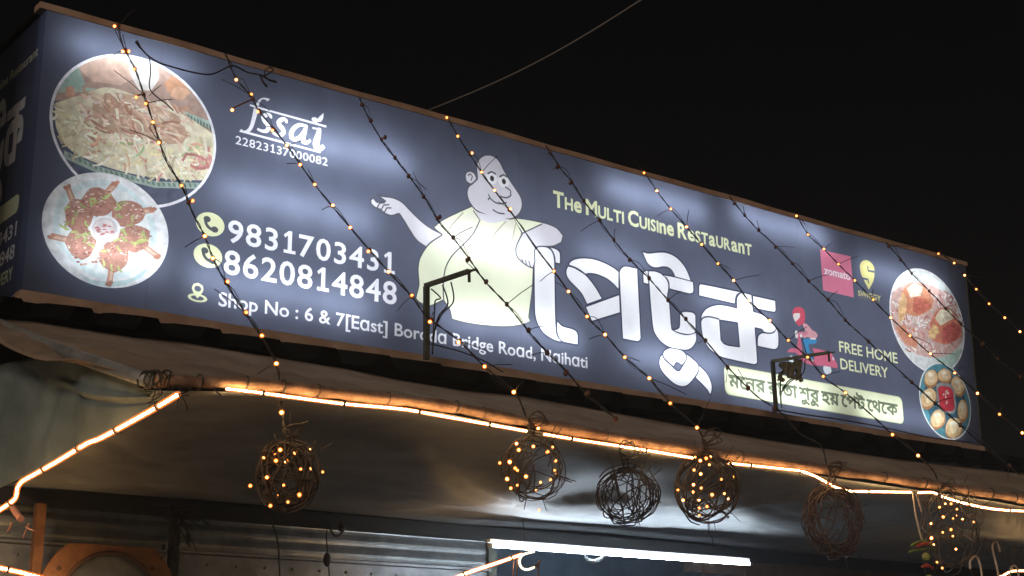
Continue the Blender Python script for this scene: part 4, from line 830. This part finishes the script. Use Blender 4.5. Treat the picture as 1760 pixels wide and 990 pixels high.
def string(path, bulbs, lit, label, y0=-0.045, y1=PY-0.02, spikes=True):
    d = [0.0]
    for a, b in zip(path, path[1:]): d.append(d[-1]+math.hypot(b[0]-a[0], b[1]-a[1]))
    P = [aty(*p, y0+(y1-y0)*(dd/d[-1])) for p, dd in zip(path, d)]
    t = thing('light_string', label, 'fairy lights', tuple(P[0]), 'fairy light strings across the sign')
    C = catmull(P, 8); bm = bmesh.new()
    for ph in (0, math.pi):
        tube(bm, [c+Vector((0.003*math.cos(i*0.9+ph), 0, 0.003*math.sin(i*0.9+ph))) for i, c in enumerate(C)], 0.0020, 5)
    nodes = []
    for bx, by in bulbs:
        best = min(range(len(path)-1), key=lambda i: seg_d((bx, by), path[i], path[i+1])); a, b = path[best], path[best+1]; L2 = (b[0]-a[0])**2+(b[1]-a[1])**2
        tt = max(0, min(1, ((bx-a[0])*(b[0]-a[0])+(by-a[1])*(b[1]-a[1]))/L2)); yy = y0+(y1-y0)*(d[best]+tt*(d[best+1]-d[best]))/d[-1]
        base = aty(a[0]+tt*(b[0]-a[0]), a[1]+tt*(b[1]-a[1]), yy); p = aty(bx, by, yy-0.006); nodes.append((base, p))
    for i, (base, p) in enumerate(nodes):
        ball(bm, base, 0.009, 1, 1, (1, 1, 1.3)); s = (base-p)
        tube(bm, catmull([base, base.lerp(p, .5)+Vector((0, -0.004, 0.004)), p+Vector((0, 0.004, 0.006))], 3), 0.0035, 5, 1)
        if i+1 < len(nodes) and rnd.random() < 0.75:      # slack loop of the second core
            a, b = base, nodes[i+1][0]; sag = Vector((rnd.uniform(-.03, .012), -0.012, rnd.uniform(-.012, .02)))
            tube(bm, catmull([a, a.lerp(b, .3)+sag, a.lerp(b, .65)+sag*0.7, b], 5), 0.0016, 4)
        if spikes and rnd.random() < 0.72:
            dv = Vector((rnd.choice((-1, -1, 1))*rnd.uniform(.2, 1), rnd.uniform(-.8, .1), rnd.uniform(-.7, .75))).normalized()*rnd.uniform(.06, .16)
            tube(bm, [base, base+dv*0.5+Vector((0, 0, .004)), base+dv], 0.0017, 4)
    obj('cable', bm, [WIRE, SOCK], t)
    for base, p in nodes: add_bulb(t, p, lit)
    return t
def seg_d(p, a, b):
    L2 = (b[0]-a[0])**2+(b[1]-a[1])**2 or 1; t = max(0, min(1, ((p[0]-a[0])*(b[0]-a[0])+(p[1]-a[1])*(b[1]-a[1]))/L2))
    return math.hypot(p[0]-a[0]-t*(b[0]-a[0]), p[1]-a[1]-t*(b[1]-a[1]))
string([(203, 38), (210, 75), (232, 118), (248, 165), (265, 215), (285, 275), (312, 319), (331, 365), (352, 406), (368, 448), (391, 490), (423, 540), (450, 580), (476, 628), (484, 690), (488, 735)],
       [(197, 45), (211, 88), (221, 88), (231, 119), (234, 167), (251, 178), (263, 210), (273, 245), (312, 319), (331, 345), (352, 406), (366, 444), (391, 484), (423, 537), (450, 577), (475, 625), (484, 709)], True, 'lit fairy light string crossing the noodle picture, leftmost of the strings')
string([(388, 93), (406, 135), (432, 165), (445, 190), (493, 250), (541, 317), (602, 391), (668, 467), (708, 510), (735, 545), (788, 585), (833, 630), (883, 672), (905, 718), (908, 735)],
       [(406, 137), (432, 162), (399, 189), (443, 192), (468, 224), (493, 250), (516, 283), (541, 317), (572, 353), (602, 391), (633, 432), (668, 467), (708, 508), (739, 553), (788, 588), (833, 630), (883, 674)], True, 'lit fairy light string crossing the small licence mark and the phone numbers')
string([(618, 168), (635, 205), (662, 250), (680, 272), (705, 305), (730, 340), (757, 385), (780, 410), (810, 450), (835, 485), (871, 523), (905, 565), (940, 605), (975, 640), (1010, 680), (1062, 722)],
       [(622, 180), (638, 207), (662, 236), (679, 271), (702, 303), (728, 338), (756, 373), (779, 408), (803, 447), (836, 484), (871, 523), (909, 567), (940, 607), (972, 642), (1011, 675), (1057, 722)], False, 'unlit fairy light string crossing the cartoon man at his chest')
string([(768, 198), (787, 234), (828, 296), (850, 327), (897, 390), (920, 425), (952, 466), (1009, 544), (1040, 575), (1074, 614), (1116, 650), (1152, 693), (1198, 735), (1212, 765)],
       [(768, 202), (787, 234), (811, 263), (828, 296), (850, 327), (877, 359), (952, 466), (977, 501), (1009, 544), (1040, 575), (1074, 614), (1116, 650), (1152, 693), (1198, 735)], True, "lit fairy light string crossing the cartoon man's face and the first white letter")
string([(938, 250), (960, 285), (985, 315), (1003, 345), (1030, 378), (1055, 412), (1082, 445), (1115, 478), (1145, 512), (1180, 550), (1215, 588), (1250, 630), (1300, 680), (1340, 707), (1375, 745), (1410, 765), (1421, 798)],
       [(945, 262), (958, 288), (980, 315), (1004, 345), (1031, 378), (1055, 412), (1082, 447), (1116, 478), (1148, 516), (1179, 548), (1213, 585), (1250, 632), (1285, 668), (1330, 703)], False, 'unlit fairy light string crossing the word Multi and the big white letters')
string([(1107, 295), (1129, 328), (1153, 359), (1180, 390), (1206, 420), (1234, 453), (1261, 482), (1287, 517), (1323, 551), (1355, 585), (1388, 614), (1415, 647), (1453, 675), (1500, 715), (1534, 747), (1578, 783), (1606, 812), (1614, 842)],
       [(1107, 297), (1129, 328), (1153, 359), (1180, 390), (1206, 420), (1234, 453), (1261, 482), (1287, 517), (1323, 551), (1355, 585), (1388, 614), (1415, 647), (1453, 675), (1534, 747), (1578, 783), (1613, 833)], True, 'lit fairy light string crossing the word Restaurant and the pink scooter')
string([(1254, 338), (1280, 370), (1305, 397), (1320, 410), (1362, 453), (1390, 483), (1423, 515), (1453, 550), (1493, 587), (1567, 657), (1607, 693), (1650, 730), (1686, 762), (1755, 818)],
       [(1262, 350), (1280, 370), (1305, 395), (1333, 425), (1362, 453), (1390, 483), (1423, 515), (1453, 550), (1493, 587), (1567, 657), (1607, 693), (1650, 731), (1735, 800)], False, 'unlit fairy light string crossing the words Free Home and the dumpling picture')
string([(1369, 369), (1389, 403), (1416, 428), (1441, 454), (1469, 482), (1501, 515), (1531, 546), (1564, 577), (1599, 608), (1641, 641), (1680, 676), (1718, 712), (1757, 744), (1800, 785), (1850, 850)],
       [(1369, 371), (1389, 403), (1416, 428), (1441, 454), (1469, 482), (1501, 515), (1531, 546), (1564, 577), (1599, 608), (1641, 641), (1680, 676), (1718, 712), (1757, 744)], True, 'lit fairy light string crossing the pink square and the curry picture')
string([(1522, 416), (1545, 442), (1567, 470), (1595, 498), (1625, 530), (1652, 557), (1690, 590), (1715, 617), (1757, 650), (1800, 700), (1880, 840)],
       [(1527, 424), (1548, 447), (1567, 470), (1597, 500), (1625, 530), (1652, 557), (1688, 592), (1715, 617), (1753, 648)], False, 'unlit fairy light string crossing the top of the curry picture')
string([(1613, 434), (1640, 452), (1658, 473), (1678, 497), (1700, 522), (1727, 546), (1753, 570), (1800, 620), (1900, 850)],
       [(1613, 436), (1640, 452), (1658, 473), (1678, 497), (1700, 522), (1727, 546), (1753, 570)], True, "lit fairy light string leaving the sign's top right corner into the dark")
# tangled spare cable at the top left of the sign
cb_ = thing('loose_cable', 'thin black cable tangle with bare ends on the top left of the sign', 'cable', tuple(aty(320, 125, -0.03)))
bm = bmesh.new()
for path, r_ in (([(233, 72), (243, 84), (256, 97), (275, 108), (300, 116), (330, 124), (360, 128), (378, 122), (392, 115), (405, 114), (425, 124), (445, 128), (455, 130), (470, 120), (462, 115)], 0.0035), ([(256, 97), (259, 120), (257, 150), (268, 165), (285, 178), (298, 190)], 0.0028), ([(448, 130), (452, 140), (459, 149)], 0.005), ([(452, 130), (462, 137), (475, 141)], 0.005), ([(256, 165), (266, 155), (277, 146)], 0.002), ([(235, 70), (237, 75), (241, 82)], 0.0055), ([(385, 92), (400, 112)], 0.0018), ([(455, 130), (456, 120), (466, 115)], 0.0025)):
    tube(bm, catmull([aty(*p, -0.035-0.01*rnd.random()) for p in path], 5), r_, 6)
obj('cord', bm, WIRE, cb_)
# wire across the sky
bm = bmesh.new(); A, B = aty(735, 190, 0.5), aty(1120, -12, -0.6); tube(bm, [A.lerp(B, t/14)-Vector((0, 0, 0.05*math.sin(math.pi*t/14))) for t in range(15)], 0.0042, 6); tag(obj('overhead_wire', bm, mat('pale_wire', (0.14, 0.13, 0.125), 0.5)), 'single pale overhead wire rising from the sign into the black sky', 'wire')

# ------------------------------------------------------------------ wire balls hung from the pole
def wball(cpx, rx_, rz_, lit, label, bulbs=(), hang=None, n=26, wr=0.0028, seed=1, dy=0.0, tint=LIT_BALLW):
    rr = random.Random(seed); c = aty(*cpx, PY-0.02+dy); k = (aty(cpx[0]+10, cpx[1], PY)-aty(cpx[0], cpx[1], PY)).length/10*0.86
    t = thing('wire_ball', label, 'fairy lights', tuple(c), 'wire balls hung under the awning pole'); rX, rZ = rx_*k, rz_*k; bm = bmesh.new()
    for i in range(n):
        ax = Vector((rr.gauss(0, 1), rr.gauss(0, 1), rr.gauss(0, .55))).normalized(); u = ax.orthogonal().normalized(); v = ax.cross(u); f = rr.uniform(.72, 1.04); off = ax*rr.uniform(-.45, .45); h = math.sqrt(max(.1, 1-off.length**2))
        a0 = rr.uniform(0, 6.28); ln = rr.uniform(3.6, 6.6); P = []
        for j in range(19):
            a_ = a0+ln*j/18; q = (u*math.cos(a_)+v*math.sin(a_))*f*h+off+Vector((rr.uniform(-.03, .03), rr.uniform(-.03, .03), rr.uniform(-.03, .03)))
            P.append(c+Vector((q.x*rX, q.y*rX, q.z*rZ)))
        tube(bm, catmull(P, 2), wr*rr.uniform(.7, 1.2), 5)
    for i in range(9):
        q = Vector((rr.gauss(0, 1), rr.uniform(-1, .2), rr.gauss(0, 1))).normalized(); s = c+Vector((q.x*rX, q.y*rX, q.z*rZ))*.9; tube(bm, [s, s+Vector((q.x, q.y, q.z))*rr.uniform(.03, .1)], 0.0016, 4)
    top = c+Vector((0, 0, rZ*0.98)); hp = aty(*hang, PY-0.025) if hang else top+Vector((0, 0, .08))
    for i in range(7): tube(bm, catmull([top+Vector((rr.uniform(-.03, .03), rr.uniform(-.02, .02), -.02)), top.lerp(hp, .5)+Vector((rr.uniform(-.02, .02), -.01, 0)), hp], 4), wr*.8, 5)
    for i in range(4): tube(bm, catmull([hp, hp+Vector((rr.uniform(.0, .06), -.02, rr.uniform(.0, .04))), hp+Vector((rr.uniform(.03, .1), -.02, rr.uniform(-.02, .02))), hp+Vector((rr.uniform(-.01, .03), -.01, -.03))], 4), wr*.8, 5)
    obj('wire_coil', bm, tint, t)
    for bx, by in bulbs:
        p = aty(bx, by, c.y); q = p-c; ins = 1-(q.x/rX)**2-(q.z/rZ)**2; yy = c.y-rX*math.sqrt(max(0, ins))*rr.choice((.95, .9, .6, -.6)); add_bulb(t, aty(bx, by, yy), lit).scale = (rr.uniform(.6, .95),)*3
    return t
m_ = lambda o, s, L: [(o[0]+x/s, o[1]+y/s) for x, y in L]
wball((495, 818), 58, 64, True, 'lit dark wire ball hanging left, the largest and leftmost of the balls', m_((410, 690), 4.714, ((360, 353), (338, 392), (288, 417), (205, 455), (303, 480), (383, 483), (458, 417), (584, 380), (503, 548), (585, 545), (680, 572), (230, 615), (95, 683), (365, 678), (325, 752), (493, 757), (400, 815), (258, 845))), (490, 735), 34, 0.0032, 3)
wball((916, 806), 50, 52, True, 'lit wire ball with a nearly empty middle, second lit ball from the left', m_((760, 660), 3, ((495, 228), (383, 307), (395, 340), (470, 322), (570, 325), (543, 350), (297, 407), (348, 402), (376, 434), (388, 445), (432, 477), (586, 396), (580, 445), (590, 465), (560, 495), (507, 507), (335, 490), (387, 522), (354, 537), (484, 548), (500, 650))), (907, 720), 15, 0.002, 5)
wball((1078, 850), 49, 46, False, 'unlit dark wire ball hanging between two lit balls above the tube lamp', (), (1064, 775), 28, 0.0022, 8, 0.12, UNLIT_BALLW)
wball((1216, 838), 46, 52, True, 'lit wire ball with bulbs down its sides, above the right end of the tube lamp', m_((1000, 720), 4.95, ((965, 325), (1008, 355), (1058, 335), (1100, 322), (1085, 390), (955, 435), (1012, 468), (1285, 492), (1185, 515), (950, 560), (945, 622), (818, 607), (862, 692), (1015, 588), (1108, 645), (1213, 635), (1245, 680), (998, 688), (998, 760), (1065, 745), (1205, 750), (1000, 820))), (1206, 752), 24, 0.0026, 13)
wball((1433, 895), 42, 50, False, 'unlit reddish brown wire ball hanging below the dip in the rope light', (), (1423, 800), 30, 0.0026, 17, 0.0, mat('rusty_wire', (0.05, 0.028, 0.02), 0.7))
wball((1634, 905), 40, 58, True, 'lit narrow wire ball beside the lemon charm, rightmost of the balls', m_((1540, 840), 6.6, ((493, 210), (560, 170), (625, 170), (690, 232), (536, 320), (648, 337), (693, 303), (755, 345), (882, 380), (397, 395), (530, 495), (624, 463), (645, 538), (402, 560), (428, 635), (465, 833), (525, 900), (680, 685))), (1615, 845), 16, 0.0022, 21)
# small frosty coil lit from behind by the tube lamp
bm = bmesh.new(); c = aty(1024, 952, -0.17); k = 26*4.9/FPX*1.15
for i in range(16):
    P = [c+Vector((k*(1+rnd.uniform(-.12, .12))*math.cos(a), 0.6*k*math.sin(a)*rnd.uniform(.6, 1), -abs(0.55*k*math.sin(a))+rnd.uniform(-.01, .01))) for a in [math.pi*(j/14) for j in range(15)]]; tube(bm, P, 0.0016, 4)
tag(obj('wire_coil', bm, mat('clear_wire', (0.6, 0.65, 0.68), 0.3)), 'small coil of pale clear wire hanging just under the tube lamp', 'wire')

# ------------------------------------------------------------------ lamp brackets standing in front of the sign
def bracket(base, knee, tip, y, label, wd):
    B, K, T = aty(*base, y), aty(*knee, y), aty(*tip, y-0.18); t = thing('lamp_bracket', label, 'bracket', tuple(B), 'empty lamp brackets in front of the sign')
    bm = bmesh.new(); bar(bm, B, K, wd, wd, (0, 1, 0)); obj('post', bm, DARKST, t)
    bm = bmesh.new(); d = (T-K).normalized(); bar(bm, K-d*wd*0.4+Vector((0, 0, 0.004)), T, wd*0.78, wd*0.9); arm = obj('arm', bm, DARKST, t)
    bm = bmesh.new(); ball(bm, T, wd*0.62, 0, 2, (1, 1, .7)); bar(bm, T, T+d*0.035+Vector((0, 0, -.004)), wd*.5, wd*.4); bar(bm, T+Vector((0, 0, .0)), T+Vector((.002, 0, -0.05)), wd*.45, wd*.45, (0, 1, 0)); lc = obj('lamp_clamp', bm, DARKST, t); lc.parent = arm; lc.matrix_parent_inverse = Matrix.Identity(4)
    bm = bmesh.new(); m1 = K.lerp(B, .5); a = K.lerp(T, .35); b = K.lerp(T, .55)
    for s, e_ in ((a, .62), (b, .62), (K.lerp(T, .08), .3)):
        q = K.lerp(B, e_)+Vector((.03, -.02, 0)); tube(bm, catmull([s+Vector((0, -.01, -.02)), s.lerp(q, .35)+Vector((.035, -.02, -.02)), s.lerp(q, .7)+Vector((.0, -.02, .0)), q, B+Vector((0.01, -.03, .02))], 6), 0.0036, 5)
    obj('cable', bm, WIRE, t); return t
bracket((733, 618), (733, 492), (806, 466), -0.30, 'dark steel lamp bracket with no lamp in front of the cartoon man', 0.022)
bracket((1334, 708), (1328, 622), (1424, 606), -0.30, 'dark steel lamp bracket with a torn rag beside the pink scooter', 0.018)
bm = bmesh.new()
for (x_, y_, w_, h_, sg) in ((1347, 622, 14, 22, 0), (1358, 622, 20, 30, 1), (1372, 618, 12, 38, 2), (1341, 640, 10, 16, 3)):
    a = aty(x_-w_/2, y_, -0.37); b = aty(x_+w_/2, y_, -0.37); c = aty(x_+w_*0.35+2, y_+h_, -0.38); d = aty(x_-w_*0.3+1, y_+h_*0.92, -0.38); n = 8
    G = [[bm.verts.new(a.lerp(b, i/5).lerp(d.lerp(c, i/5), j/n)+Vector((0.003*rnd.uniform(-1, 1), 0.012*math.sin(i*1.9+j*.7+sg), 0.006*rnd.uniform(-1, 1)*(j > n-2)))) for i in range(6)] for j in range(n+1)]
    for j in range(n):
        for i in range(5): bm.faces.new((G[j][i], G[j][i+1], G[j+1][i+1], G[j+1][i])).smooth = True
bmesh.ops.solidify(bm, geom=bm.faces[:], thickness=0.002)
tag(obj('torn_rag', bm, mat('grimy_cloth', (0.28, 0.255, 0.18), 0.9, noise=0.5, nscale=25)), 'torn grimy strips of cloth hanging from the bracket near the slogan strip', 'rag')
cord('feed_cable', [(1335, 704), (1380, 712), (1450, 722), (1520, 735), (1600, 752), (1670, 760)], -0.31, 0.0035, 'thin black feed cable running low along the sign right of the rag bracket', 'cable')
cord('feed_cable', [(735, 590), (765, 597), (800, 607), (835, 622), (865, 640)], -0.31, 0.003, 'thin black feed cable sagging right from the foot of the bracket before the cartoon man', 'cable')

# ------------------------------------------------------------------ lemon and chilli charm, canes
CY = PY-0.04
ch = thing('lemon_charm', 'hanging charm of green lemons and red chillies on a pale strip', 'charm', tuple(aty(1568, 850, CY)))
bm = bmesh.new(); tube(bm, catmull([aty(*p, CY) for p in ((1569, 846), (1573, 880), (1580, 912), (1585, 928))], 4), 0.0042, 6); tube(bm, catmull([aty(*p, CY) for p in ((1575, 850), (1580, 865), (1584, 880))], 4), 0.004, 6); obj('cloth_strip', bm, mat('pale_cloth', (0.45, 0.36, 0.28), 0.9), ch)
bm = bmesh.new(); tube(bm, [aty(1586, 926, CY), aty(1592, 1010, CY)], 0.0018, 5); obj('thread', bm, WIRE, ch)
LEM = mat('green_lemon', (0.28, 0.30, 0.07), 0.4, noise=0.25, nscale=60, bump=0.1); CHR = mat('red_chilli', (0.36, 0.05, 0.03), 0.35); CHG = mat('green_chilli', (0.10, 0.14, 0.03), 0.35)
for px, py in ((1591.5, 957), (1597, 995)):
    bm = bmesh.new(); ball(bm, aty(px, py, CY-0.005), 0.0165, 0, 3, (1, 1, 1.05)); obj('lemon', bm, LEM, ch)
for a, b, m_c in (((1574, 940), (1603, 932), CHR), ((1575, 936), (1606, 938), CHR), ((1565, 939), (1584, 930), CHG), ((1562, 949), (1600, 944), CHG), ((1584, 974), (1606, 976), CHR), ((1590, 970), (1604, 980), CHR), ((1586, 929), (1608, 948), CHG)):
    bm = bmesh.new(); A, B = aty(*a, CY-0.01), aty(*b, CY-0.014); tube(bm, catmull([A, A.lerp(B, .5)+Vector((0, -.004, .004)), B], 5), lambda t: 0.0065*(1-t)**0.5*min(1, t*6+.3)+0.001, 7); obj('chilli', bm, m_c, ch)
CANE = mat('pale_cane', (0.52, 0.40, 0.32), 0.5, noise=0.3, nscale=30)
for lab, P in (('white hooked cane hanging lowest beside the lemon charm', ((1668, 978), (1667, 966), (1672, 958), (1678, 957), (1683, 966), (1687, 985), (1691, 1030))), ('white hooked cane standing highest of the canes', ((1719, 949), (1715, 935), (1712, 931), (1707, 934), (1706, 944), (1711, 965), (1716, 990), (1722, 1040))), ('small white hooked cane in front of the short rope light', ((1735, 992), (1737, 978), (1741, 973), (1746, 974), (1750, 985), (1753, 1020)))):
    bm = bmesh.new(); tube(bm, catmull([aty(*p, -1.25) for p in P], 6), 0.0052, 9); tag(obj('hooked_cane', bm, CANE), lab, 'cane', 'hooked canes hung at the lower right')
bm = bmesh.new()
for a, b in (((1677, 957), (1692, 928)), ((1690, 926), (1706, 934)), ((1692, 930), (1700, 952)), ((1722, 940), (1740, 972)), ((1741, 941), (1743, 972)), ((1744, 944), (1756, 966)), ((1741, 942), (1762, 942)), ((1756, 942), (1757, 964)), ((1648, 930), (1668, 955))): tube(bm, [aty(*a, -1.24), aty(*b, -1.24)], 0.0024, 5)
ball(bm, aty(1692, 928, -1.24), 0.008, 0, 1); tag(obj('twig_rack', bm, WOOD), 'thin brown twig rack from which the white canes hang', 'rack')
# pinkish rag scraps by the left rope end
bm = bmesh.new()
for P, r_ in ((((22, 872), (30, 884), (36, 892)), 0.012), (((20, 898), (17, 908), (14, 914)), 0.004), (((50, 900), (45, 912), (40, 925)), 0.003), (((44, 905), (52, 910), (58, 912)), 0.003)): tube(bm, catmull([atx(*p, xs+0.06) for p in P], 4), r_, 7)
tag(obj('cloth_scrap', bm, mat('pinkish_cloth', (0.5, 0.24, 0.18), 0.9)), 'pinkish scraps of cloth knotted below the left rope light', 'rag')


# ------------------------------------------------------------------ thin haze added to soften the contrast
bm = bmesh.new(); box(bm, (-8, -8, GZ-1), (14, 9, 2.2))
hz = bpy.data.materials.new('contrast_haze'); hz.use_nodes = True; nt = hz.node_tree; nt.nodes.clear(); o_ = nt.nodes.new('ShaderNodeOutputMaterial'); v_ = nt.nodes.new('ShaderNodeVolumePrincipled')
v_.inputs['Color'].default_value = (0.68, 0.8, 1.0, 1); v_.inputs['Density'].default_value = 0.011; v_.inputs['Anisotropy'].default_value = 0.5; nt.links.new(v_.outputs[0], o_.inputs['Volume'])
hb = obj('haze', bm, hz); hb['kind'] = 'stuff'
